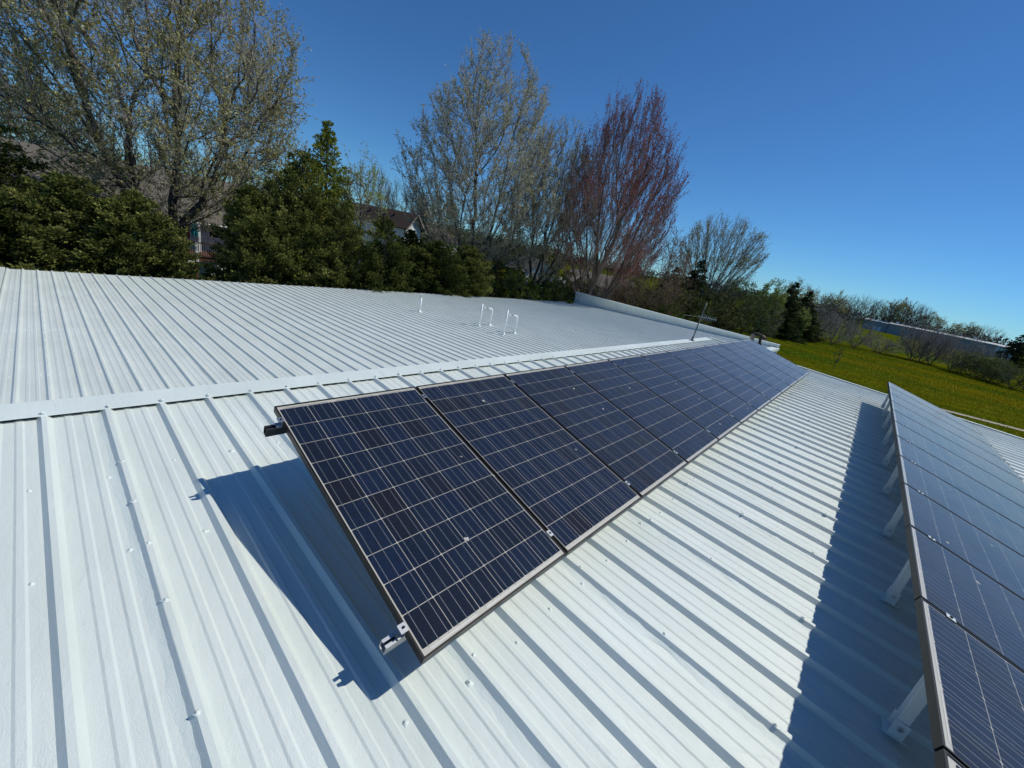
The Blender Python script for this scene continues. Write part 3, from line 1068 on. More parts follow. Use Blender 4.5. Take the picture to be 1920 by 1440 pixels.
# ================================================================== VEGETATION
def tubes(P0, P1, R0, R1, sides=4):
    P0 = np.asarray(P0, float); P1 = np.asarray(P1, float)
    d = P1 - P0
    L_ = np.linalg.norm(d, axis=1, keepdims=True); L_[L_ == 0] = 1
    d = d / L_
    ref = np.where(np.abs(d[:, 2:3]) > .9, np.array([[1., 0, 0]]), np.array([[0., 0, 1.]]))
    a = np.cross(d, ref); a /= np.linalg.norm(a, axis=1, keepdims=True)
    b_ = np.cross(d, a)
    n = len(P0)
    V = np.zeros((n, 2, sides, 3))
    for k in range(sides):
        t = 2 * math.pi * k / sides
        o = a * math.cos(t) + b_ * math.sin(t)
        V[:, 0, k] = P0 + o * np.asarray(R0)[:, None]
        V[:, 1, k] = P1 + o * np.asarray(R1)[:, None]
    base = (np.arange(n) * 2 * sides)[:, None]
    F = []
    for k in range(sides):
        k2 = (k + 1) % sides
        F.append(np.concatenate([base + k, base + k2, base + sides + k2, base + sides + k], 1))
    return V.reshape(-1, 3), np.concatenate(F)

def spikes(P0, P1, R0):
    """three-sided twig ends running to a point"""
    d = P1 - P0
    d = d / np.maximum(np.linalg.norm(d, axis=1, keepdims=True), 1e-6)
    ref = np.where(np.abs(d[:, 2:3]) > .9, np.array([[1., 0, 0]]), np.array([[0., 0, 1.]]))
    a = np.cross(d, ref); a /= np.linalg.norm(a, axis=1, keepdims=True)
    b_ = np.cross(d, a)
    r = np.asarray(R0)[:, None]
    V = np.stack([P0 + a * r, P0 - a * r * .5 + b_ * r * .87, P0 - a * r * .5 - b_ * r * .87, P1], 1)
    base = (np.arange(len(P0)) * 4)[:, None]
    F = np.concatenate([base + np.array([[0, 1, 3]]), base + np.array([[1, 2, 3]]), base + np.array([[2, 0, 3]])])
    return V.reshape(-1, 3), F

def leaf_quads(P, size, rg, normal_bias=None, aspect=.55):
    n = len(P)
    d = rg.normal(size=(n, 3))
    if normal_bias is not None:
        d = d + normal_bias
    d /= np.linalg.norm(d, axis=1, keepdims=True)
    ref = rg.normal(size=(n, 3))
    a = np.cross(d, ref); a /= np.linalg.norm(a, axis=1, keepdims=True)
    s = np.asarray(size).reshape(-1, 1)
    V = np.stack([P - d * s * .5, P + a * s * aspect * .5, P + d * s * .5, P - a * s * aspect * .5], 1)
    return V.reshape(-1, 3), np.arange(4 * n).reshape(-1, 4)

def grow(pts, stem_nodes, stem_par, bf):
    """Balanced spanning tree (Prim/Dijkstra blend) from the stem to the crown points."""
    n0 = len(stem_nodes)
    P = np.concatenate([stem_nodes, pts])
    n = len(P)
    par = np.full(n, -1)
    par[:n0] = stem_par
    path = np.zeros(n)
    for i in range(n0):
        if par[i] >= 0:
            path[i] = path[par[i]] + np.linalg.norm(P[i] - P[par[i]])
    best = np.full(n, np.inf); bp = np.zeros(n, int)
    done = np.zeros(n, bool); done[:n0] = True
    for i in range(n0):
        dd = np.linalg.norm(P - P[i], axis=1)
        c = dd + bf * path[i]
        u = c < best
        best[u] = c[u]; bp[u] = i
    best[done] = np.inf
    order = []
    for _ in range(n - n0):
        j = int(np.argmin(best))
        par[j] = bp[j]
        dd = np.linalg.norm(P - P[j], axis=1)
        path[j] = path[par[j]] + dd[par[j]]
        done[j] = True
        c = dd + bf * path[j]
        u = (c < best) & ~done
        best[u] = c[u]; bp[u] = j
        best[j] = np.inf
        order.append(j)
    return P, par, list(range(n0)) + order

def crown_points(n, prof, rg, bias=.6, lump=.18):
    """prof: [(z, radius)...]; points filling that body of revolution."""
    z = np.array([p[0] for p in prof], float); r = np.array([p[1] for p in prof], float)
    zz = np.linspace(z[0], z[-1], 200)
    rr = np.interp(zz, z, r)
    wgt = rr ** 2 + .05
    zs = rg.choice(zz, n, p=wgt / wgt.sum()) + rg.normal(size=n) * (zz[1] - zz[0])
    th = rg.uniform(0, 6.283, n)
    ph = rg.uniform(0, 6.28, 3)
    lob = 1 + lump * (np.sin(3 * th + ph[0] + zs * .5) + np.sin(5 * th + ph[1] - zs * .8)) * .6
    q = rg.uniform(0, 1, n) ** (.5 * bias)
    R_ = np.interp(zs, z, r) * lob * q
    return np.stack([R_ * np.cos(th), R_ * np.sin(th), zs], 1)

def tree_mesh(seed, prof, stems, n, bf=.4, trunk_r=.3, tip_r=.012, twig=(6, .6, .007), sub=2, up=.35, spread=.55, leaf=None, mats=('bark', 'twig', None), sides=4, bias=.6, gexp=.47, lump=.18, twig_tips=14, leaf_dir=None):
    rg = np.random.default_rng(seed)
    pts = crown_points(n, prof, rg, bias, lump)
    sn = []; spar = []
    for st in stems:
        prev = -1
        for q, p in enumerate(st):
            if q == 0 and sn:
                prev = 0
                continue
            sn.append(p); spar.append(prev); prev = len(sn) - 1
    P, par, order = grow(pts, np.array(sn, float), np.array(spar), bf)
    N_ = len(P)
    ns_ = len(sn)
    tips = np.zeros(N_)
    kids = np.zeros(N_, int)
    for i in range(N_):
        if par[i] >= 0: kids[par[i]] += 1
    tips[kids == 0] = 1
    for j in reversed(order):
        if par[j] >= 0: tips[par[j]] += tips[j]
    heir = np.full(N_, -1)
    for j in order:
        q = par[j]
        if q >= 0 and (heir[q] < 0 or tips[j] > tips[heir[q]]):
            heir[q] = j
    mv = np.where((heir >= 0) & (par >= 0))[0]
    mv = mv[mv >= ns_]
    for _ in range(5):
        P[mv] = .45 * P[mv] + .275 * (P[par[mv]] + P[heir[mv]])
    R_ = tip_r * tips ** gexp
    R_ = np.minimum(R_ * 1.0, trunk_r)
    sc = trunk_r / max(R_[0], 1e-6)
    R_ = np.where(R_ > tip_r * 2, tip_r * 2 + (R_ - tip_r * 2) * min(3., max(.3, (trunk_r - tip_r * 2) / max(R_[0] - tip_r * 2, 1e-6))), R_)
    e = np.where(par >= 0)[0]
    # bend each limb segment a little: midpoint jitter
    A, B = P[par[e]], P[e]
    Ra, Rb = np.minimum(R_[par[e]], R_[e] * 1.35), R_[e]
    L_ = np.linalg.norm(B - A, axis=1, keepdims=True)
    mid = (A + B) / 2 + rg.normal(size=A.shape) * L_ * .04
    mid[:, 2] -= L_[:, 0] * .02
    V1, F1 = tubes(np.concatenate([A, mid]), np.concatenate([mid, B]), np.concatenate([Ra, (Ra + Rb) / 2]), np.concatenate([(Ra + Rb) / 2, Rb]), sides)
    wood = np_mesh('trunk', V1, F1, M[mats[0]], smooth=True)
    # twigs on the thin branches
    k, tl, tr = twig
    thin = e[tips[e] <= twig_tips]
    idx = np.repeat(thin, k)
    t = rg.uniform(0.0, 1.0, len(idx))[:, None]
    S = P[par[idx]] * (1 - t) + P[idx] * t
    D0 = P[idx] - P[par[idx]]
    D0 /= np.maximum(np.linalg.norm(D0, axis=1, keepdims=True), 1e-6)
    cen = np.array([0, 0, prof[0][0]])
    out = S - cen; out /= np.maximum(np.linalg.norm(out, axis=1, keepdims=True), 1e-6)
    D = D0 * .7 + out * .35 + np.array([0, 0, up]) + rg.normal(size=D0.shape) * spread
    D /= np.linalg.norm(D, axis=1, keepdims=True)
    ln = tl * rg.uniform(.45, 1.25, len(idx))[:, None]
    m1 = S + D * ln * .5 + rg.normal(size=S.shape) * ln * .05
    E1 = S + D * ln + np.array([0, 0, up * .25]) * ln + rg.normal(size=S.shape) * ln * .08
    tv = [(S, m1, np.full(len(S), tr), np.full(len(S), tr * .75)), (m1, E1, np.full(len(S), tr * .75), np.full(len(S), tr * .4))]
    ends = [E1]; seg = [(m1, E1)]
    if sub:
        i2 = np.repeat(np.arange(len(S)), sub)
        t2 = rg.uniform(.25, .95, len(i2))[:, None]
        S2 = m1[i2] * (1 - t2) + E1[i2] * t2
        D2 = D[i2] * .8 + np.array([0, 0, up * .6]) + rg.normal(size=S2.shape) * spread
        D2 /= np.linalg.norm(D2, axis=1, keepdims=True)
        E2 = S2 + D2 * ln[i2] * rg.uniform(.3, .6, len(i2))[:, None]
        tv.append((S2, E2, np.full(len(S2), tr * .6), np.full(len(S2), tr * .3)))
        seg.append((S2, E2))
    VV = []; FQ = []; FT = []; off = 0
    for q, (a, b_, r0, r1) in enumerate(tv):
        if q == 0:
            v, f = tubes(a, b_, r0, r1, 3)
            FQ.append(f + off)
        else:
            v, f = spikes(a, b_, r0 * 1.1)
            FT.append(f + off)
        VV.append(v); off += len(v)
    nq_ = sum(len(f) for f in FQ)
    mi = [0] * nq_
    ml = [M[mats[1]]]
    if leaf:
        per, size, amt = leaf
        sA = np.concatenate([s[0] for s in seg]); sB = np.concatenate([s[1] for s in seg])
        ph = rg.uniform(0, 6.28, 6)
        fld = np.sin(sA[:, 0] * 1.5 + ph[0]) + np.sin(sA[:, 1] * 1.5 + ph[1]) + np.sin(sA[:, 2] * 1.3 + ph[2]) + .8 * np.sin(sA[:, 0] * 3.3 - sA[:, 2] * 2.7 + ph[3]) + rg.normal(size=len(sA)) * .9
        if leaf_dir is not None:                       # buds open first on one side of the crown
            fld = fld + sA @ np.array(leaf_dir)
        pick = np.argsort(-fld)[:int(len(sA) * min(1, amt))]
        ix = np.repeat(pick, per)
        tt = (1.05 - .9 * rg.uniform(0, 1, len(ix)) ** 1.6)[:, None]
        LP = sA[ix] * (1 - tt) + sB[ix] * tt + rg.normal(size=(len(ix), 3)) * size * .28
        v, f = leaf_quads(LP, size * rg.uniform(.55, 1.3, len(LP)), rg)
        VV.append(v); FQ.append(f + off); off += len(v)
        mi += [1] * len(f)
        ml.append(M[mats[2]])
    ft = np.concatenate(FT)
    crown = np_mesh('crown', np.concatenate(VV), [np.concatenate(FQ), ft], ml, mi + [0] * len(ft))
    return wood, crown

def plant(name, meshes, loc, label, cat='tree', group=None, rz=0., sc=1.0, parts=('trunk', 'crown')):
    t = empty(name, loc, rz)
    s_ = sc if isinstance(sc, (tuple, list)) else (sc, sc, sc)
    t.scale = s_
    tag(t, label, cat, group)
    for pn, me in zip(parts, meshes):
        if me is not None:
            link(pn, me, t)
    return t

M['leaf_olive'] = ramp_mat('olive_spring_flowers', [(0, (.18, .165, .06)), (.5, (.34, .32, .12)), (.85, (.45, .42, .18)), (1, (.56, .52, .28))], trans=.3)
M['leaf_pale'] = ramp_mat('pale_silver_green_leaves', [(0, (.26, .25, .14)), (.5, (.42, .41, .25)), (1, (.60, .58, .42))], trans=.3)
M['leaf_red'] = ramp_mat('dark_red_buds', [(0, (.19, .085, .070)), (.5, (.29, .092, .082)), (1, (.40, .12, .11))], trans=.2)
M['leaf_green'] = ramp_mat('fresh_green_leaves', [(0, (.035, .060, .010)), (.5, (.085, .125, .018)), (1, (.16, .20, .035))], trans=.3)
M['leaf_lime'] = ramp_mat('pale_lime_leaves', [(0, (.17, .22, .05)), (.5, (.28, .34, .09)), (1, (.42, .48, .16))], trans=.35)
M['leaf_brown'] = ramp_mat('dry_brown_leaves', [(0, (.11, .065, .035)), (.6, (.22, .135, .08)), (1, (.34, .23, .15))], trans=.1)
M['conifer'] = ramp_mat('arborvitae_sprays', [(0, (.035, .046, .008)), (.35, (.095, .105, .015)), (.7, (.18, .175, .024)), (1, (.30, .25, .038))], rough=.8, trans=.2)
M['conifer_dark'] = ramp_mat('dark_arborvitae_sprays', [(0, (.022, .034, .010)), (.5, (.058, .075, .016)), (1, (.125, .135, .028))], rough=.8, trans=.15)
M['spruce'] = ramp_mat('dark_spruce_needles', [(0, (.010, .020, .009)), (.6, (.024, .040, .014)), (1, (.055, .074, .024))], rough=.75)
M['spruce_blue'] = ramp_mat('blue_spruce_needles', [(0, (.035, .055, .055)), (.6, (.07, .10, .10)), (1, (.12, .16, .16))], rough=.75)
M['spruce_fresh'] = ramp_mat('spruce_with_fresh_tips', [(0, (.045, .062, .012)), (.6, (.14, .165, .026)), (1, (.26, .28, .06))], rough=.8, trans=.25)

# ---- conifers
def tone_mat(name, stops, trans=.2):
    mt, nt, b = new_mat(name)
    at = N(nt, 'ShaderNodeAttribute', attribute_name='tone')
    rp = N(nt, 'ShaderNodeValToRGB')
    el = rp.color_ramp.elements
    while len(el) < len(stops):
        el.new(.5)
    for e, (p, c) in zip(el, stops):
        e.position = p; e.color = (*c, 1)
    nt.links.new(at.outputs['Fac'], rp.inputs['Fac'])
    nt.links.new(rp.outputs['Color'], b.inputs['Base Color'])
    b.inputs['Roughness'].default_value = .85
    b.inputs['Specular IOR Level'].default_value = .08
    tr = N(nt, 'ShaderNodeBsdfTranslucent')
    nt.links.new(rp.outputs['Color'], tr.inputs['Color'])
    ms = N(nt, 'ShaderNodeMixShader', Fac=trans)
    nt.links.new(b.outputs[0], ms.inputs[1]); nt.links.new(tr.outputs[0], ms.inputs[2])
    nt.links.new(ms.outputs[0], nt.nodes['Material Output'].inputs['Surface'])
    return mt
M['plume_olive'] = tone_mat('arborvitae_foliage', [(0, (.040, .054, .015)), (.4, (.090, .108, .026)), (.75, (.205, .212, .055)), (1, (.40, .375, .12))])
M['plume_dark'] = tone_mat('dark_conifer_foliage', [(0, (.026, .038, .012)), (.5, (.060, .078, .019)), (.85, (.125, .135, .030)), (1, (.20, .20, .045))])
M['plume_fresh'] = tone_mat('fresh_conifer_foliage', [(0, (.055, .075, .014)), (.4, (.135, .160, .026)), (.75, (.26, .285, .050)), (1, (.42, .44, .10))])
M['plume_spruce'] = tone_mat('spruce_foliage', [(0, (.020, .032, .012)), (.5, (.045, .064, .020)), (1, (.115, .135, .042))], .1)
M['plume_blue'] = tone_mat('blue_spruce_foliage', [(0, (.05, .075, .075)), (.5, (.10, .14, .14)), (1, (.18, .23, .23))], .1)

def plume_conifer(seed, H, Rm, mat, shape='cone', n=190, per=82, size=.100, lift=.55, z0=.2, fat=.17):
    """Shaggy conifer: every branch is a plume of small sprays rising (or sinking) from the trunk."""
    rg = np.random.default_rng(seed)
    u = rg.uniform(0, 1, n)
    s_ = {'round': u ** .9, 'cone': (1 - np.sqrt(1 - u * .985)) * .5 + u * .49, 'spire': u ** 1.1 * .985}[shape]
    zc = z0 + s_ * (H - z0)
    if shape == 'round':
        rb = Rm * np.minimum(1, (s_ + .2) / .3) ** .5 * np.clip(1 - s_ ** 2.2, .03, 1) ** .6
    elif shape == 'cone':
        rb = Rm * np.minimum(1, (s_ + .15) / .25) ** .5 * (np.clip(1 - s_, 0, 1) ** .75 + .03)
    else:
        rb = Rm * (np.clip(1 - s_, 0, 1) ** .95 + .02)
    th = rg.uniform(0, 6.283, n)
    side_ = 1 + .22 * np.sin(2 * th + rg.uniform(0, 6)) + .14 * np.sin(3 * th + zc)
    r1 = rb * side_ * rg.uniform(.72, 1.28, n)
    r0 = rb * rg.uniform(.10, .40, n)
    e = np.stack([np.cos(th), np.sin(th), 0 * th], 1)
    A = e * r0[:, None]; A[:, 2] = zc
    ln = np.maximum(r1 - r0, .18)
    B = e * r1[:, None]; B[:, 2] = np.minimum(zc + lift * ln * rg.uniform(.5, 1.5, n) + .05, H + .05)
    tone_p = rg.uniform(0, 1, n)
    L_ = np.linalg.norm(B - A, axis=1)
    cnt = np.maximum(18, (per * (L_ / L_.mean()) ** 1.2)).astype(int)
    ix = np.repeat(np.arange(n), cnt)
    m_ = len(ix)
    t = rg.uniform(0, 1, m_) ** .75
    wd = fat * (L_[ix] ** .5) * np.clip(1.15 - t, .12, 1) ** .7
    sub = rg.normal(size=(m_, 3)) * wd[:, None] * np.array([1, 1, .75])
    P = A[ix] * (1 - t)[:, None] + B[ix] * t[:, None] + sub
    ax = (B - A)[ix]; ax /= np.linalg.norm(ax, axis=1, keepdims=True)
    d = ax * .8 + sub / np.maximum(wd[:, None], .02) * .35 + np.array([0, 0, .35 if lift > 0 else -.1]) + rg.normal(size=P.shape) * .4
    d /= np.linalg.norm(d, axis=1, keepdims=True)
    a = np.cross(d, rg.normal(size=P.shape)); a /= np.linalg.norm(a, axis=1, keepdims=True)
    ls = size * rg.uniform(.6, 1.5, m_)[:, None]
    W = ls * .26
    V = np.stack([P - d * ls * .25, P + d * ls * .35 + a * W, P + d * ls, P + d * ls * .35 - a * W], 1)
    # a second blade crossing the first
    a2 = np.cross(d, a)
    d2 = d * .8 + a * .55
    V2 = np.stack([P - d * ls * .1, P + d2 * ls * .35 + a2 * W, P + d2 * ls * .85, P + d2 * ls * .35 - a2 * W], 1)
    V = np.concatenate([V.reshape(-1, 3), V2.reshape(-1, 3)])
    F = np.arange(len(V)).reshape(-1, 4)
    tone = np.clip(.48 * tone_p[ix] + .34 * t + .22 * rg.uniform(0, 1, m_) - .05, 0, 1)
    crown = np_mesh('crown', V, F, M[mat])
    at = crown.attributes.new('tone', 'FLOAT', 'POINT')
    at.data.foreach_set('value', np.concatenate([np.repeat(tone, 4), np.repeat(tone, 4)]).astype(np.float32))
    sp0 = [[0, 0, -.2]] + [list(q) for q in A * np.array([0, 0, 1])]
    sp1 = [[0, 0, H * .95]] + [list(q) for q in A * .5 + B * .5]
    v, f = tubes(sp0, sp1, [.07 * Rm + .03] + [.016] * n, [.015] + [.006] * n, 5)
    return np_mesh('trunk', v, f, M['bark_dark'], smooth=True), crown

def cone_at(name, meshes, H0, x, y, ztop, label, group=None, rz=0., wide=1.0, cat='tree'):
    k = (ztop - GZ) / H0
    return plant(name, meshes, (x, y, GZ), label, cat, group, rz, (wide, wide, k))

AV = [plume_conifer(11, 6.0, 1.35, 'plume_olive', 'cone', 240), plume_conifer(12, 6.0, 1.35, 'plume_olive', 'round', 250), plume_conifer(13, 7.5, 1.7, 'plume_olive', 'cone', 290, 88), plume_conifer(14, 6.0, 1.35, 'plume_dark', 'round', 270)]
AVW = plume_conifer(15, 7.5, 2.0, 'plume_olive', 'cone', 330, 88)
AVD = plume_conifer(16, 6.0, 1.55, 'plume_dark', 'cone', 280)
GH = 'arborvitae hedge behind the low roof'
cone_at('arborvitae', AV[3], 6, -3.0, 18.6, 1.2, 'olive arborvitae at the left picture edge behind the low roof corner', GH, .5, 1.3)
cone_at('arborvitae', AV[0], 6, -1.3, 18.5, .55, 'leftmost full arborvitae of the hedge, in front of the dark spruce', GH, 1.7, 1.2)
cone_at('arborvitae', AV[1], 6, -.1, 19.2, .95, 'arborvitae with gold tips below the shingled roof pipe', GH, 2.9, 1.2)
cone_at('arborvitae', AV[0], 6, 1.0, 18.4, .75, 'arborvitae of the left hedge, third from its umbrella end', GH, 4.4, 1.25)
cone_at('arborvitae', AV[1], 6, 1.75, 18.9, .80, 'arborvitae below the big tree trunks, second from the umbrella', GH, .9, 1.1)
cone_at('arborvitae', AV[0], 6, 2.72, 18.2, .10, 'short arborvitae just left of the closed teal umbrella', GH, 5.2, .95)
cone_at('arborvitae', AV[1], 6, 5.75, 19.0, 1.9, 'arborvitae just right of the closed teal umbrella', GH, 1.2, 1.2)
cone_at('arborvitae', AVW, 7.5, 6.9, 18.9, 3.2, 'wide arborvitae between the umbrella and the tall spired conifer', GH, 3.4, 1.0)
cone_at('arborvitae', AV[2], 7.5, 8.2, 19.6, 4.5, 'wide arborvitae left of the tall spired conifer', GH, 5.6, 1.35)
cone_at('arborvitae', AVW, 7.5, 9.7, 18.2, 2.6, 'arborvitae standing in front of the tall spired conifer', GH, .3, .92)
cone_at('arborvitae', AVD, 6, 11.6, 17.2, 2.15, 'dark rounded arborvitae left of the brown gabled house', GH, 2.2, 1.2)
cone_at('arborvitae', AV[3], 6, 13.7, 19.8, .35, 'dark arborvitae filling the gap below the white gable', GH, 3.3, 1.3)
cone_at('arborvitae', AV[3], 6, 16.6, 19.4, .55, 'dark arborvitae right below the white gable, behind the low ones', GH, 5.0, 1.3)
cone_at('arborvitae', AV[3], 6, 15.3, 17.2, 1.0, 'low dark arborvitae under the brown gabled house', GH, 4.0, 1.25)
cone_at('arborvitae', AV[1], 6, 18.2, 17.6, 1.1, 'low arborvitae under the tall silver-leaved tree', GH, 5.1, 1.2)
cone_at('arborvitae', AV[3], 6, 13.4, 18.6, .5, 'low dark arborvitae between the two rounded ones', GH, 3.0, 1.0)
cone_at('arborvitae', AV[3], 6, 18.4, 25.0, 1.25, 'narrow dark arborvitae in front of the white gable', GH, 1.0, .75)
SPIRE = plume_conifer(21, 11.0, 3.3, 'plume_fresh', 'spire', 400, 95, .112, .35)
cone_at('spired_conifer', SPIRE, 11, 10.2, 21.4, 6.1, 'tall pointed conifer with fresh green tips rising above the hedge')
cone_at('spruce', plume_conifer(22, 9.0, 2.9, 'plume_dark', 'spire', 300, 88, .12, .15), 9, -1.9, 23.0, 3.5, 'dark spruce at the left picture edge beside the shingled roof')

# ---- the big budding tree on the left
big = tree_mesh(31, [(3.6, 1.2), (5.5, 4.3), (8.5, 6.6), (11.5, 6.9), (14.5, 6.2), (17.0, 4.6), (19.0, 2.4)],
                [[(0, 0, -.3), (.05, 0, 2.0), (-.4, .1, 4.2), (-1.2, 0, 6.2)], [(0, 0, -.3), (.35, .1, 2.2), (.55, 0, 4.4), (.8, -.3, 6.8), (1.0, -.2, 9.0)], [(0, 0, -.3), (.5, -.1, 3.4), (1.9, -.3, 5.6)]],
                2300, .42, .42, .012, (6, .78, .010), 2, .15, .5, (4, .108, .85), ('bark', 'twig', 'leaf_olive'), bias=.75, lump=.12)
plant('budding_tree', big, (3.7, 27.0, GZ), 'huge tree with olive-yellow spring flowers over the shingled roof, left', 'tree')
# ---- silver-leaved tree in the middle
mid = tree_mesh(32, [(3.4, 1.4), (5.5, 4.6), (8.5, 6.2), (12.5, 6.2), (16.0, 5.2), (18.6, 3.4), (20.6, 1.2)],
                [[(0, 0, -.3), (0, 0, 2.5), (-.15, 0, 4.5), (-.4, .2, 7.5), (-.6, .3, 10)], [(0, 0, -.3), (.2, -.1, 3.0), (.8, -.3, 6.0), (1.3, -.5, 9.5)]],
                2200, .46, .36, .010, (5, .65, .012), 2, .30, .45, (3, .115, .85), ('bark', 'twig', 'leaf_pale'), bias=.7, lump=.2)
plant('silver_leaved_tree', mid, (24.0, 23.6, GZ), 'tall tree with pale silvery leaflets against the blue sky, picture middle', 'tree')
sec = tree_mesh(33, [(2.5, .6), (5.0, 2.4), (9.0, 4.0), (12.5, 4.2), (15.5, 3.0), (17.4, 1.2)],
                [[(0, 0, -.3), (0, 0, 1.2), (-.5, .2, 3.5)], [(0, 0, -.3), (.3, 0, 1.4), (.9, -.4, 4.2)]],
                1200, .62, .28, .010, (5, .65, .011), 2, .4, .38, (3, .11, .60), ('bark_dark', 'twig', 'leaf_pale'), bias=.7)
plant('multi_stem_tree', sec, (30.2, 21.4, GZ), 'nearly bare many-stemmed tree between the silver-leaved and the red tree', 'tree', rz=.6)
# ---- red maple, upright fan
red = tree_mesh(34, [(2.0, .5), (4.5, 2.2), (7.5, 4.6), (10.5, 5.2), (13.5, 4.6), (16.5, 3.2), (18.6, 1.8), (19.9, .6)],
                [[(0, 0, -.3), (0, 0, 1.4), (.1, -.1, 3.2), (.1, 0, 6.0)], [(0, 0, -.3), (.25, -.2, 1.4), (.8, -.6, 3.5)], [(0, 0, -.3), (-.25, .2, 1.2), (-.6, .4, 3.4)]],
                2300, .70, .36, .008, (5, .78, .011), 2, .70, .28, (3, .095, .60), ('bark', 'twig_red', 'leaf_red'), bias=.8, lump=.14, leaf_dir=(.15, -.35, .25))
plant('red_maple', red, (31.0, 15.4, GZ), 'upright fan-shaped tree with dark red buds', 'tree', rz=.4)
brn = tree_mesh(35, [(.4, 1.6), (2.5, 3.2), (5.5, 3.9), (8.5, 3.3), (11.0, 1.5)], [[(0, 0, -.3), (0, 0, .6)], [(0, 0, -.3), (.8, -.5, .6)], [(0, 0, -.3), (-.7, .6, .6)]],
                700, .55, .14, .008, (5, .72, .010), 2, .3, .6, (2, .10, .6), ('bark', 'twig_tan', 'leaf_brown'), bias=.8)
plant('brown_shrub', brn, (37.0, 13.3, GZ), 'big tangled brown leafless shrub below the red tree', 'shrub')
bir = tree_mesh(36, [(3.0, .5), (6.0, 1.5), (9.0, 1.7), (11.0, .6)], [[(0, 0, -.3), (0, 0, 3), (.1, 0, 6.5), (0, .1, 9.5)]], 170, .35, .10, .008, (5, .5, .007), 2, .3, .5, (3, .10, .6), ('bark', 'twig', 'leaf_lime'))
plant('lime_leaved_sapling', bir, (9.2, 24.6, GZ), 'slender sapling with pale lime leaves left of the spired conifer', 'tree')
bir2 = tree_mesh(37, [(3.0, .5), (6.0, 1.5), (8.5, 1.6), (10.2, .6)], [[(0, 0, -.3), (0, 0, 3), (.1, 0, 6.5)]], 150, .35, .10, .008, (5, .5, .007), 2, .3, .5, (3, .10, .7), ('bark', 'twig', 'leaf_lime'))
plant('lime_leaved_sapling', bir2, (12.3, 21.4, GZ), 'slender sapling with pale lime leaves right of the spired conifer', 'tree')
gsh = [tree_mesh(38, [(.2, 1.0), (1.6, 2.1), (3.2, 2.0), (4.6, .8)], [[(0, 0, -.2), (0, 0, .4)]], 200, .4, .06, .008, (6, .45, .007), 2, .2, .7, (4, .13, .9), ('bark_dark', 'twig_dark', 'leaf_green')),
       tree_mesh(39, [(.2, 1.6), (2.2, 3.4), (4.6, 3.6), (7.5, 1.4)], [[(0, 0, -.2), (0, 0, .6)], [(0, 0, -.2), (.8, .2, .5)]], 330, .45, .12, .010, (6, .65, .010), 2, .2, .7, (3, .17, .7), ('bark_dark', 'twig', 'leaf_green'))]
plant('green_shrub', gsh[0], (36.6, 10.0, GZ), 'bright green rounded shrub just behind the parapet', 'shrub')
plant('green_shrub', gsh[0], (23.5, 17.8, GZ), 'low green shrub at the foot of the many-stemmed tree', 'shrub', rz=2.0, sc=(1.1, 1.1, 1.12))
plant('green_shrub', gsh[0], (27.0, 17.2, GZ), 'low green shrub left of the parapet end', 'shrub', rz=4.0, sc=(1.0, 1.0, 1.0))

dsh = tree_mesh(49, [(.2, 1.6), (2.0, 2.4), (3.8, 2.1), (5.2, .8)], [[(0, 0, -.2), (0, 0, .5)], [(0, 0, -.2), (.5, .2, .5)]], 260, .4, .08, .008, (6, .5, .008), 2, .2, .7, (4, .145, .9), ('bark_dark', 'twig_dark', 'conifer_dark'))
for q, (x, y, w_, k_, lab) in enumerate([(20.6, 19.6, 1.0, 1.0, 'dark shrub right of the low arborvitae below the silver-leaved tree'), (25.0, 20.2, 1.2, 1.0, 'dark shrub at the foot of the silver-leaved tree, left of the white house'),
        (29.0, 18.4, 1.1, .85, 'dark shrub between the many-stemmed tree and the red tree'), (33.8, 12.0, 1.2, .75, 'dark shrub just behind the parapet below the brown shrub'),
        (41.0, 15.5, 1.5, 1.1, 'dark shrub behind the brown leafless shrub'), (46.0, 13.0, 1.6, 1.1, 'dark shrub behind the parapet, left of the blue spruce'),
        (52.0, 15.5, 1.7, 1.1, 'dark shrub left behind the slim blue spruce'), (58.0, 12.2, 1.6, .9, 'dark shrub right of the slim blue spruce'),
        (66.0, 15.5, 2.0, 1.2, 'dark shrub under the broad spruce at the meadow corner'), (40.0, 24.0, 1.8, 1.0, 'dark shrub behind the stems of the red tree')]):
    plant('dark_shrub', dsh, (x, y, GZ), lab, 'shrub', 'dark shrubs along the lot edge', rz=q * 1.7, sc=(w_, w_, k_))
# ---- woodland edge beyond the meadow
elm = tree_mesh(41, [(3.6, 1.0), (6.0, 4.2), (9.0, 6.9), (13.0, 7.6), (16.5, 6.4), (19.3, 2.6)], [[(0, 0, -.3), (0, 0, 2.0), (.1, 0, 3.8)]],
                1200, .80, .40, .011, (6, .9, .013), 2, .35, .36, (2, .17, .5), ('bark_dark', 'twig', 'leaf_olive'), bias=.5, lump=.06)
plant('round_headed_tree', elm, (83.4, 22.2, GZ), 'round-headed bare tree with fanning branches right of the red tree', 'tree')
cone_at('spruce', plume_conifer(42, 12.0, 4.0, 'plume_spruce', 'spire', 230, 80, .20, -.05), 12, 70.3, 20.4, 5.6, 'broad dark spruce under the round-headed tree')
SP2 = plume_conifer(43, 12.0, 4.2, 'plume_spruce', 'spire', 230, 80, .20, -.05)
cone_at('spruce', SP2, 12, 66.5, 22.5, 3.6, 'dark spruce between the brown shrub and the round-headed tree', None, 1.0, 1.1)
cone_at('spruce', SP2, 12, 93.1, 10.0, 5.5, 'dark spruce at the meadow edge, right of the pale green tree', None, 2.0, 1.15)
cone_at('spruce', SP2, 12, 101.0, 8.2, 4.6, 'dark spruce behind the meadow edge, farther right of its like', None, 3.0, 1.0)
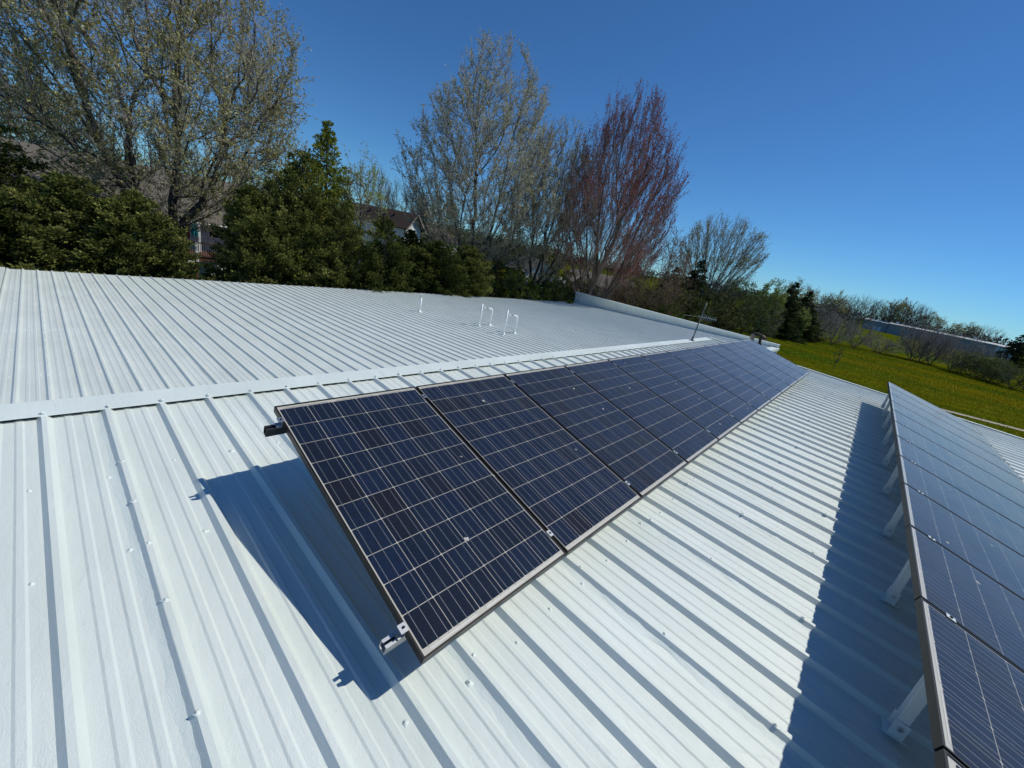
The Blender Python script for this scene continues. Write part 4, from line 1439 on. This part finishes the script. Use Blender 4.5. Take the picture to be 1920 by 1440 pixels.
cone_at('spruce', plume_conifer(44, 6.0, .85, 'plume_blue', 'spire', 110, 50, .12, .1), 6, 56.3, 14.4, 1.1, 'slim blue spruce behind the antenna')
cone_at('spruce', SP2, 12, 196.4, -37.4, 8.0, 'dark ragged spruce at the right picture edge by the long shed', None, 4.0, 1.0)
plant('green_shrub', gsh[1], (76.0, 14.6, GZ), 'large olive green shrub left in the meadow-edge thicket', 'shrub', sc=(1.1, 1.1, 1.15))
plant('green_shrub', gsh[1], (78.5, 10.9, GZ), 'large green shrub in the middle of the meadow-edge thicket', 'shrub', rz=1.5, sc=(1.0, 1.0, .95))
grn = tree_mesh(45, [(1.0, 1.2), (4.0, 2.4), (7.5, 2.3), (9.8, .8)], [[(0, 0, -.2), (0, 0, 2.0)]], 260, .4, .16, .012, (6, .6, .012), 2, .25, .6, (4, .20, .8), ('bark_dark', 'twig_dark', 'leaf_lime'))
plant('pale_green_tree', grn, (87.7, 12.2, GZ), 'pale green leafing tree in the meadow-edge thicket', 'tree')
plant('pale_green_tree', grn, (97.5, 7.6, GZ), 'small pale green tree beside the dark spruce at the meadow edge', 'tree', rz=2., sc=(.7, .7, .62))
bare = [tree_mesh(46, [(2.5, 1.0), (5.0, 3.4), (8.0, 4.4), (11.0, 3.6), (13.0, 1.4)], [[(0, 0, -.3), (0, 0, 2.4)]], 420, .65, .20, .013, (5, 1.0, .015), 2, .35, .45, None, ('bark_dark', 'twig_dark', None)),
        tree_mesh(47, [(.5, 1.4), (2.5, 3.2), (5.0, 3.6), (7.2, 1.6)], [[(0, 0, -.3), (0, 0, .6)], [(0, 0, -.3), (.9, .4, .6)]], 320, .65, .10, .012, (6, .8, .013), 2, .4, .45, None, ('bark', 'twig', None)),
        tree_mesh(48, [(2.5, 1.0), (5.0, 3.0), (8.5, 4.0), (12.5, 2.6), (14.0, .8)], [[(0, 0, -.3), (0, 0, 2.4), (.2, 0, 5)]], 420, .6, .22, .013, (5, 1.0, .015), 2, .35, .45, (2, .28, .5), ('bark_dark', 'twig_dark', 'leaf_olive'))]
GB = 'bare trees of the woodland edge'
for q, (nm, mi_, x, y, zt, wd, lab) in enumerate([
    ('bare_tree', 0, 118.5, 8.2, 5.6, 1.0, 'bare tree at the woodland edge right of the dark spruces'),
    ('bare_tree', 2, 126.0, 6.0, 6.0, 1.0, 'olive budding tree at the woodland edge, left of the long shed'),
    ('bare_tree', 0, 134.5, 3.6, 6.2, 1.0, 'brown bare tree nearest the left end of the long shed'),
    ('bare_tree', 2, 112.0, 11.5, 6.4, 1.1, 'olive budding tree behind the dark spruces'),
    ('bare_tree', 0, 199.0, 2.6, 9.6, 1.3, 'bare tree standing before the left end of the long shed'),
    ('bare_tree', 0, 345.0, -3.5, 14.5, 1.9, 'leftmost bare tree rising behind the long shed'),
    ('bare_tree', 2, 345.0, -9.5, 16.5, 2.0, 'tall bare tree behind the left half of the long shed'),
    ('bare_tree', 0, 348.0, -15.0, 16.8, 2.0, 'tall bare tree behind the shed, second from the left'),
    ('bare_tree', 0, 344.0, -20.0, 15.0, 1.8, 'bare tree behind the shed, third from the left'),
    ('bare_tree', 2, 346.0, -26.0, 11.5, 1.9, 'rounded bare tree behind the middle of the long shed'),
    ('bare_tree', 2, 346.0, -41.0, 10.0, 2.0, 'low bare tree behind the right part of the long shed'),
    ('bare_tree', 0, 344.0, -49.0, 10.5, 2.0, 'bare tree behind the right end of the long shed'),
    ('bare_tree', 0, 75.0, 17.8, 4.0, .9, 'bare tree mixed into the spruces below the round-headed tree'),
    ('bare_tree', 0, 35.2, 62.5, 9.5, 1.0, 'distant bare tree above the brown house, left of the chimney gap'),
    ('bare_tree', 0, 42.6, 63.5, 9.2, 1.1, 'distant bare tree right above the brown house ridge'),
    ('bare_tree', 2, 49.0, 62.0, 8.6, 1.2, 'distant bare tree behind the silver-leaved tree'),
    ('bare_tree', 2, -1.5, 58.0, 8.5, 1.2, 'bare tree behind the shingled roof ridge at far left'),
    ('bare_tree', 0, 5.5, 57.0, 8.0, 1.2, 'bare tree behind the shingled roof, behind the big tree'),
    ('bare_tree', 0, 12.5, 54.0, 7.0, 1.1, 'bare tree behind the right end of the shingled roof')]):
    plant(nm, bare[mi_], (x, y, GZ), lab, 'tree', GB, rz=q * 1.3, sc=(wd, wd, (zt - GZ) / (13. if mi_ == 0 else 14.)))
GS = 'brushy thicket along the meadow'
for q, (x, y, zt, wd, k_, lab) in enumerate([
    (106.0, 5.5, 2.2, 1.0, 1, 'brushy shrub at the left of the meadow hedge'), (112.0, 2.2, 1.4, 1.1, 1, 'brushy shrub right of the small pale green tree'),
    (117.0, -1.5, .6, 1.0, 1, 'low brushy shrub below the left end of the long shed'), (124.5, -11.6, 3.6, 1.1, 1, 'tall bare shrub in front of the middle of the shed'),
    (124.0, -14.8, 2.6, 1.0, 1, 'bare shrub in front of the shed, right of the tall one'), (122.5, -17.8, 2.2, 1.1, 1, 'bare shrub before the right half of the shed'),
    (120.0, -20.4, 1.0, 1.0, 1, 'low bare shrub before the right end of the shed'), (113.0, -22.2, -.6, .8, 2, 'dark green bush at the right end of the meadow hedge'),
    (110.0, -24.6, -.8, .8, 2, 'dark green bush at the right picture edge'), (126.5, -13.2, 1.6, 1.3, 1, 'brushy shrub behind the tall bare one before the shed'),
    (121.0, -6.0, -1.6, 1.2, 1, 'low brush left of the tall bare shrub before the shed'), (116.5, -20.6, -.4, 1.3, 2, 'dark olive bush below the right end of the shed'), (104.0, 8.0, .8, 1.2, 2, 'green bush at the foot of the meadow-edge spruces')]):
    if k_ == 1:
        plant('brushy_shrub', bare[1], (x, y, GZ), lab, 'shrub', GS, rz=q * 1.1, sc=(wd, wd, (zt - GZ) / 7.2))
    else:
        plant('dark_bush', gsh[1], (x, y, GZ), lab, 'shrub', GS, rz=q, sc=(wd, wd, (zt - GZ) / 7.5))

# far wood that closes the horizon: one mass of stems and leaf clumps
rg = np.random.default_rng(77)
n = 2600
az = rg.uniform(rad(-40), rad(150), n)
dist = rg.uniform(380, 520, n)
h = rg.uniform(7, 12, n)
bx, by = cx + dist * np.cos(az), cy + dist * np.sin(az)
v1, f1 = tubes(np.stack([bx, by, np.full(n, GZ - .5)], 1), np.stack([bx + rg.normal(size=n), by + rg.normal(size=n), GZ + h * .8], 1), np.full(n, .25), np.full(n, .08), 4)
k = 20
ix = np.repeat(np.arange(n), k)
LP = np.stack([bx[ix] + rg.normal(size=len(ix)) * 2.2, by[ix] + rg.normal(size=len(ix)) * 2.2, GZ + h[ix] * (1 - .75 * rg.uniform(0, 1, len(ix)) ** 1.3)], 1)
v2, f2 = leaf_quads(LP, 1.9 * rg.uniform(.5, 1.3, len(LP)), rg)
M['leaf_far'] = ramp_mat('distant_wood_foliage', [(0, (.035, .035, .022)), (.5, (.06, .055, .032)), (.8, (.075, .08, .035)), (1, (.10, .095, .06))])
fw = link('distant_wood', np_mesh('distant_wood', np.concatenate([v1, v2]), np.concatenate([f1, f2 + len(v1)]), [M['bark_dark'], M['leaf_far']], [0] * len(f1) + [1] * len(f2)))
tag(fw, 'hazy brown-green wood along the horizon', 'wood', kind='stuff')
# nearer olive wood seen between the trunks on the left
n = 130
az = rg.uniform(rad(36), rad(60), n); dist = rg.uniform(100, 135, n); h = rg.uniform(6.5, 9.5, n)
bx, by = cx + dist * np.cos(az), cy + dist * np.sin(az)
v1, f1 = tubes(np.stack([bx, by, np.full(n, GZ - .5)], 1), np.stack([bx, by, GZ + h * .8], 1), np.full(n, .2), np.full(n, .06), 4)
ix = np.repeat(np.arange(n), 260)
u_ = rg.normal(size=(len(ix), 3)); u_ /= np.linalg.norm(u_, axis=1, keepdims=True)
LP = np.stack([bx[ix], by[ix], GZ + h[ix] * .55], 1) + u_ * np.array([2.6, 2.6, 1.0]) * rg.uniform(.3, 1, (len(ix), 1)) ** .5 * np.stack([np.ones(len(ix)), np.ones(len(ix)), h[ix] * .45], 1)
v2, f2 = leaf_quads(LP, .68 * rg.uniform(.5, 1.3, len(LP)), rg)
M['leaf_hill'] = ramp_mat('olive_wood_foliage', [(0, (.035, .042, .012)), (.5, (.075, .082, .022)), (1, (.13, .13, .04))], trans=.15)
fw = link('olive_wood', np_mesh('olive_wood', np.concatenate([v1, v2]), np.concatenate([f1, f2 + len(v1)]), [M['bark_dark'], M['leaf_hill']], [0] * len(f1) + [1] * len(f2)))
tag(fw, 'olive green wood showing between the trunks behind the white house', 'wood', kind='stuff')

stk = empty('young_tree', (61.5, -1.6, GZ))
tag(stk, 'thin leafless young tree standing alone in the meadow', 'tree')
stm = tree_mesh(61, [(.9, .15), (1.5, .5), (2.4, .35), (2.9, .1)], [[(0, 0, -.2), (0, 0, .9), (.05, 0, 1.8)]], 40, .5, .035, .008, (4, .3, .008), 1, .5, .4, None, ('bark_dark', 'twig_dark', None))
link('trunk', stm[0], stk); link('crown', stm[1], stk)
# grass and dandelions on the meadow
n = 60000
gx_ = 16 + 110 * rg.uniform(0, 1, n) ** 1.0
gy_ = rg.uniform(-45, 18, n)
s = .09 * rg.uniform(.6, 1.5, n)
a = rg.uniform(0, 6.28, n)
P = np.stack([gx_, gy_, np.full(n, GZ)], 1)
dv = np.stack([np.cos(a), np.sin(a), 0 * a], 1)
tipo = np.stack([rg.normal(size=n) * .05, rg.normal(size=n) * .05, s], 1)
V = np.stack([P - dv * .035, P + dv * .035, P + tipo], 1).reshape(-1, 3)
M['grass'] = ramp_mat('grass_tufts', [(0, (.045, .075, .004)), (.6, (.070, .095, .005)), (1, (.11, .12, .008))], trans=.2)
go = link('grass', np_mesh('grass', V, np.arange(3 * n).reshape(-1, 3), M['grass']))
tag(go, 'short meadow grass beyond the roofs', 'grass', kind='stuff')
n = 26000
gx_ = rg.uniform(40, 140, n); gy_ = rg.uniform(-45, 18, n)
keep = (np.sin(gx_ * .11 + gy_ * .06) + np.sin(gx_ * .05 - gy_ * .17 + 2) + rg.normal(size=n) * .7) > .1
gx_, gy_ = gx_[keep], gy_[keep]
n = len(gx_)
P = np.stack([gx_, gy_, GZ + .05 + .04 * rg.uniform(0, 1, n)], 1)
v, f = leaf_quads(P, .075 * rg.uniform(.7, 1.2, n), rg, aspect=1.0)
M['dandelion'] = plain('dandelion_yellow', (.55, .38, .01), .8)
do = link('dandelions', np_mesh('dandelions', v, f, M['dandelion']))
tag(do, 'yellow dandelions scattered over the meadow', 'flowers', kind='stuff')

# ================================================================== HOUSES
M['shingle'] = plain('taupe_shingles', (.135, .115, .092), .95, var=.28, scale=5, bump=.5, bscale=9)
M['shingle_brown'] = plain('dark_brown_shingles', (.055, .032, .024), .95, var=.25, scale=5, bump=.5, bscale=9)
M['siding'] = plain('white_siding', (.70, .70, .67), .6, var=.04)
M['siding_grey'] = plain('grey_siding', (.26, .27, .27), .65, var=.08)
M['dark_glass'] = plain('window_glass', (.012, .014, .016), .08)
M['white_paint'] = plain('white_paint', (.78, .78, .76), .5)
M['deck_wood'] = plain('redwood_deck', (.11, .05, .032), .8, var=.2, scale=10)
M['teal'] = plain('teal_canvas', (.012, .28, .30), .75, var=.15, scale=12)
M['red_fabric'] = plain('red_blind', (.34, .012, .03), .7)

def siding_wall(name, p0, p1, z0, z1, mat, parent, apex=None, lap=.14):
    """lapped clapboards: every board is its own wedge; optional gable apex height"""
    p0 = Vector((*p0, 0)); p1 = Vector((*p1, 0)); d = p1 - p0; L_ = d.length; d.normalize(); nr_ = Vector((d.y, -d.x, 0))
    mb = MB()
    z = z0
    top = apex if apex else z1
    while z < top - .01:
        zt = min(z + lap, top)
        def ext(zz):
            if zz <= z1 or not apex: return 0, L_
            k_ = (zz - z1) / (apex - z1) * L_ / 2
            return k_, L_ - k_
        a0, b0_ = ext(z); a1, b1 = ext(zt)
        q = [p0 + d * a0 + nr_ * .02, p0 + d * b0_ + nr_ * .02, p0 + d * b1, p0 + d * a1]
        mb.add([(q[0].x, q[0].y, z), (q[1].x, q[1].y, z), (q[2].x, q[2].y, zt), (q[3].x, q[3].y, zt)], [(0, 1, 2, 3)])
        qi = [p0 + d * a0, p0 + d * b0_]
        mb.add([(qi[0].x, qi[0].y, z), (qi[1].x, qi[1].y, z), (q[1].x, q[1].y, z), (q[0].x, q[0].y, z)], [(0, 1, 2, 3)])
        z = zt
    return own(mb.build(name, mat), parent)

def slab(pts, th):
    mb = MB()
    v = [Vector(p) for p in pts]
    nr_ = (v[1] - v[0]).cross(v[2] - v[0]).normalized()
    if nr_.z < 0: nr_ = -nr_
    lo = [p - nr_ * th for p in v]
    mb.add([tuple(p) for p in v + lo], [(0, 1, 2, 3), (7, 6, 5, 4), (0, 4, 5, 1), (1, 5, 6, 2), (2, 6, 7, 3), (3, 7, 4, 0)])
    return mb

# house with taupe shingles and deck
h1 = empty('shingled_house', (4.5, 38, GZ))
tag(h1, 'house with wide taupe shingled roof behind the big tree at left', 'house')
rl, rr_ = (-4.5, 42.9, 1.95), (11.8, 40.8, 2.20)
el_, er_ = (-5.6, 35.6, -1.00), (10.3, 33.1, -.86)
r1_ = own(slab([el_, er_, rr_, rl], .14).build('roof', M['shingle']), h1)
bl, br = (-3.4, 50.2, -.95), (13.3, 48.5, -.80)
own(slab([rl, rr_, br, bl], .14).build('roof', M['shingle']), h1)
fd = MB(); fd.tube([(el_[0], el_[1] - .04, el_[2] - .12), (er_[0], er_[1] - .04, er_[2] - .12)], .08, 6)
own(fd.build('eave_gutter', M['white_paint']), h1)
for (x, y, z) in ((1.3, 41.9, 1.72), (3.9, 41.55, 1.75), (7.2, 41.1, 1.80)):
    mb = MB(); mb.box(x - .35, y - .25, z - .15, x + .35, y + .2, z + .16)
    own(mb.build('roof_vent', M['alu']), h1)
mb = MB(); mb.tube([(1.9, 40.7, 1.1), (1.9, 40.7, 1.75)], .08, 8); mb.lathe([(.15, 0), (.16, .05), (.10, .12)], 8, (1.9, 40.7, 1.55)); mb.lathe([(.14, 0), (.14, .12), (.05, .18)], 8, (1.9, 40.7, 1.75))
own(mb.build('roof_pipe', M['white_paint']), h1)
siding_wall('wall', (-5.0, 36.4), (10.0, 34.05), GZ, -1.05, M['siding'], h1)
siding_wall('wall', (10.0, 34.05), (12.6, 48.2), GZ, -.95, M['siding'], h1, apex=2.0)
def win(par, c, d, w_, z0, z1, frame='white_paint', pane='dark_glass', nm='window'):
    """window on a wall: c = centre on the wall, d = along-wall direction, nr = outward"""
    d = Vector((*d, 0)).normalized(); nr_ = Vector((d.y, -d.x, 0)); c = Vector((*c, 0))
    Mw = Matrix(((d.x, nr_.x, 0, c.x), (d.y, nr_.y, 0, c.y), (0, 0, 1, 0), (0, 0, 0, 1)))
    mb = MB(); f_ = .09
    mb.box(-w_ / 2, .0, z0, -w_ / 2 + f_, .06, z1, Mw); mb.box(w_ / 2 - f_, .0, z0, w_ / 2, .06, z1, Mw)
    mb.box(-w_ / 2 + f_, .0, z1 - f_, w_ / 2 - f_, .06, z1, Mw); mb.box(-w_ / 2 + f_, .0, z0, w_ / 2 - f_, .06, z0 + f_, Mw)
    o = own(mb.build(nm, M[frame]), par)
    mb = MB(); mb.box(-w_ / 2 + f_, .022, z0 + f_, w_ / 2 - f_, .036, z1 - f_, Mw)
    own(mb.build('pane', M[pane]), par)
    return o
wd_ = Vector((15.0, -2.35, 0)).normalized()
def wp(t): return (-5.0 + wd_.x * t, 36.4 + wd_.y * t)
win(h1, wp(10.0), (wd_.x, wd_.y), 1.3, -2.85, -1.15, nm='patio_door')
win(h1, wp(11.25), (wd_.x, wd_.y), .85, -2.3, -1.15, pane='red_fabric')
win(h1, wp(13.4), (wd_.x, wd_.y), 1.5, -2.0, -1.15)
win(h1, wp(7.2), (wd_.x, wd_.y), 1.4, -2.2, -1.2)
# deck
dk_ = empty('deck', (6.0, 32, GZ))
tag(dk_, 'raised redwood deck with railing beneath the shingled roof', 'deck')
for k in range(24):
    mb = MB(); mb.box(3.6, 30.75 + k * .14, -2.98, 8.6, 30.75 + k * .14 + .13, -2.94)
    own(mb.build('board', M['deck_wood']), dk_)
mb = MB(); mb.box(3.55, 30.66, -3.22, 8.65, 30.72, -2.93)
own(mb.build('rim_joist', M['deck_wood']), dk_)
for x in (3.7, 6.0, 8.4):
    mb = MB(); mb.box(x - .075, 30.55, -3.25, x + .075, 30.65, -2.0); own(mb.build('rail_post', M['white_paint']), dk_)
    mb = MB(); mb.box(x - .08, 30.8, GZ, x + .08, 30.96, -3.23); own(mb.build('leg', M['deck_wood']), dk_)
mb = MB(); mb.box(3.6, 30.56, -2.06, 8.6, 30.64, -1.98); own(mb.build('hand_rail', M['deck_wood']), dk_)
mb = MB(); mb.box(3.6, 30.57, -2.86, 8.6, 30.63, -2.81); own(mb.build('bottom_rail', M['deck_wood']), dk_)
for k in range(40):
    x = 3.8 + k * .12
    mb = MB(); mb.box(x - .012, 30.585, -2.81, x + .012, 30.615, -2.06); own(mb.build('baluster', M['bolt']), dk_)
for x in (5.35, 6.75):
    mb = MB(); mb.box(x - .07, 33.3, -2.94, x + .07, 33.44, -1.1); own(mb.build('porch_post', M['white_paint']), dk_)
# closed umbrella
um = empty('patio_umbrella', (6.15, 31.7, -2.94))
tag(um, 'closed teal patio umbrella standing on the deck', 'umbrella')
mb = MB(); mb.tube([(0, 0, 0), (0, 0, 2.25)], .025, 8); link('pole', mb.mesh('pole', M['alu']), um)
mb = MB()
n = 16
for r_, z in ((.02, 2.27), (.07, 2.2), (.12, 1.9), (.16, 1.5), (.20, 1.22), (.19, 1.18)):
    for k in range(n):
        t = 6.283 * k / n
        q = r_ * (1.15 if k % 2 else .8)
        mb.v.append((q * math.cos(t), q * math.sin(t), z))
for i in range(5):
    for k in range(n):
        k2 = (k + 1) % n
        mb.f.append((i * n + k, (i + 1) * n + k, (i + 1) * n + k2, i * n + k2))
link('canopy', mb.mesh('canopy', M['teal']), um)
mb = MB(); mb.lathe([(.25, 0), (.25, .05), (.06, .09)], 12); link('base', mb.mesh('base', M['steel_grey']), um)

# brown-roofed house with white gable
h2 = empty('brown_roofed_house', (30.5, 46, GZ))
tag(h2, 'house with dark brown roof and white gable behind the hedge', 'house')
ap = Vector((30.6, 42.6, 3.15)); back = Vector((-.30, .954, 0)).normalized(); sidev = Vector((.954, .30, 0)).normalized()
hw, rise, dep = 1.9, 1.95, 11.0
A0 = ap - back * .6; A1 = ap + back * dep
for sg in (-1, 1):
    e0 = A0 + sidev * sg * hw - Vector((0, 0, rise)); e1 = A1 + sidev * sg * hw - Vector((0, 0, rise))
    ro = own(slab([A0, A1, e1, e0], .13).build('roof', M['shingle_brown']), h2)
    if sg < 0:
        for t in (3.2, 4.5, 5.8, 7.1):
            c = A0 + back * t + sidev * sg * .5 - Vector((0, 0, rise * .5 / hw))
            mb = MB(); mb.box(c.x - .16, c.y - .16, c.z - .08, c.x + .16, c.y + .16, c.z + .13)
            own(mb.build('roof_vent', M['shingle_brown']), h2)
    # barge board
    f0 = A0 - back * .03
    f1_ = f0 + sidev * sg * hw - Vector((0, 0, rise))
    mb = MB(); dz = Vector((0, 0, .22))
    mb.add([tuple(f0 + Vector((0, 0, .02))), tuple(f1_ + Vector((0, 0, .02))), tuple(f1_ - dz), tuple(f0 - dz), tuple(f0 + back * .028 + Vector((0, 0, .02))), tuple(f1_ + back * .028 + Vector((0, 0, .02))), tuple(f1_ + back * .028 - dz), tuple(f0 + back * .028 - dz)],
           [(0, 1, 2, 3), (4, 7, 6, 5), (0, 4, 5, 1), (3, 2, 6, 7)])
    own(mb.build('barge_board', plain('taupe_trim', (.30, .25, .20), .7)), h2)
gl_ = ap - sidev * (hw - .35); gr_ = ap + sidev * (hw - .35)
siding_wall('gable_wall', (gl_.x, gl_.y), (gr_.x, gr_.y), GZ, ap.z - rise + .25, M['siding'], h2, apex=ap.z - .15)
bl_ = gl_ + back * dep
siding_wall('wall', (bl_.x, bl_.y), (gl_.x, gl_.y), GZ, ap.z - rise + .2, M['siding'], h2)
win(h2, (ap.x, ap.y), (sidev.x, sidev.y), 1.2, .2, 1.3)
# lower wing to its right
w0 = ap + sidev * 3.2 + back * 1.0
mbs = slab([w0 + Vector((-.2, 0, -1.0)) + sidev * 0, w0 + sidev * 5.0 + Vector((0, 0, -1.0)), w0 + sidev * 5.0 - back * 3.0 + Vector((0, 0, -2.6)), w0 - back * 3.0 + Vector((-.2, 0, -2.6))], .12)
own(mbs.build('wing_roof', plain('red_brown_shingles', (.085, .045, .034), .95, var=.2, scale=5)), h2)
wl_ = w0 - back * 2.6
siding_wall('wing_wall', (wl_.x, wl_.y), (wl_.x + sidev.x * 5, wl_.y + sidev.y * 5), GZ, ap.z - 2.6, M['siding'], h2)

# white house seen between the trunks
h3 = empty('white_house', (64, 46, GZ))
tag(h3, 'white gabled house seen between the dark trunks', 'house')
d3 = Vector((.93, -.36, 0)).normalized(); n3 = Vector((d3.y, -d3.x, 0))
a3 = Vector((60.2, 48.2, 0)); b3 = a3 + d3 * 7.0
siding_wall('gable_wall', (a3.x, a3.y), (b3.x, b3.y), GZ, -2.2, M['siding'], h3, apex=.1)
apx = a3 + d3 * 3.5 + Vector((0, 0, .25))
for sg in (-1, 1):
    e_ = apx + d3 * sg * 4.0 - Vector((0, 0, 2.65))
    p0_, p1_ = apx + n3 * .5, apx - n3 * 9
    own(slab([p0_, p1_, e_ - n3 * 9, e_ + n3 * .5], .14).build('roof', M['shingle']), h3)
c3 = a3 + d3 * 3.5
win(h3, (c3.x + n3.x * .02, c3.y + n3.y * .02), (d3.x, d3.y), 1.0, -2.4, -1.1)
win(h3, (c3.x + d3.x * 1.8, c3.y + d3.y * 1.8), (d3.x, d3.y), 1.0, -4.4, -2.9)
g0 = b3 + d3 * .0
siding_wall('wing_wall', (g0.x, g0.y), (g0.x + d3.x * 3.5, g0.y + d3.y * 3.5), GZ, -2.3, M['siding'], h3)
# grey house
h4 = empty('grey_house', (53, 27, GZ))
tag(h4, 'grey sided house half hidden behind the red tree trunks', 'house')
d4 = Vector((.45, -.89, 0)).normalized(); n4 = Vector((d4.y, -d4.x, 0))
a4 = Vector((50.2, 31.4, 0)); b4 = a4 + d4 * 9.0
siding_wall('wall', (a4.x, a4.y), (b4.x, b4.y), GZ, -1.3, M['siding_grey'], h4)
q0, q1 = a4 - d4 * .5 + n4 * .5, b4 + d4 * .5 + n4 * .5
own(slab([q0 + Vector((0, 0, -1.35)), q1 + Vector((0, 0, -1.35)), q1 - n4 * 5 + Vector((0, 0, .3)), q0 - n4 * 5 + Vector((0, 0, .3))], .14).build('roof', M['shingle']), h4)
own(slab([q0 - n4 * 5 + Vector((0, 0, .3)), q1 - n4 * 5 + Vector((0, 0, .3)), q1 - n4 * 10 + Vector((0, 0, -1.35)), q0 - n4 * 10 + Vector((0, 0, -1.35))], .14).build('roof', M['shingle']), h4)
wc = a4 + d4 * 3
win(h4, (wc.x, wc.y), (d4.x, d4.y), 1.2, -3.4, -2.0)

# long metal shed beyond the meadow
sh = empty('long_shed', (333, -29, GZ))
tag(sh, 'long low grey metal shed with pale roof edge beyond the meadow', 'shed')
M['shed_wall'] = plain('shed_grey_wall', (.24, .26, .27), .6, var=.05, scale=.3)
M['shed_white'] = plain('shed_white_panel', (.55, .58, .60), .6)
SX = 330
def shed_part(y0, y1, zt, mat, dx=0., zroof=.9):
    mb = MB(); mb.box(SX + dx, y1, GZ, SX + 14, y0, zt)
    own(mb.build('wall', mat), sh)
    own(slab([(SX + dx - .6, y0 + .3, zt + .1), (SX + dx - .6, y1 - .3, zt + .1), (SX + 7, y1 - .3, zt + zroof), (SX + 7, y0 + .3, zt + zroof)], .18).build('roof', plain('shed_roof', (.60, .60, .57), .45)), sh)
shed_part(2.9, -8.8, 1.0, M['shed_wall'], 1.5)
shed_part(-8.9, -53.0, 1.35, M['shed_wall'])
shed_part(-53.1, -60.0, 1.25, M['shed_white'], .4)
for y in (-3.0, -5.2):
    mb = MB(); mb.box(SX + 1.40, y - .9, GZ, SX + 1.48, y + .9, GZ + 3.2); own(mb.build('door', M['shed_white']), sh)
for y in (-54.8, -57.2):
    mb = MB(); mb.box(SX + .30, y - .15, GZ, SX + .38, y + .15, 1.1); own(mb.build('downpipe', M['steel_grey']), sh)
for y in (-12, -30, -45):
    mb = MB(); mb.box(SX + 5, y - .7, 2.0, SX + 6.4, y + .7, 3.2); own(mb.build('roof_vent', M['shed_white']), sh)
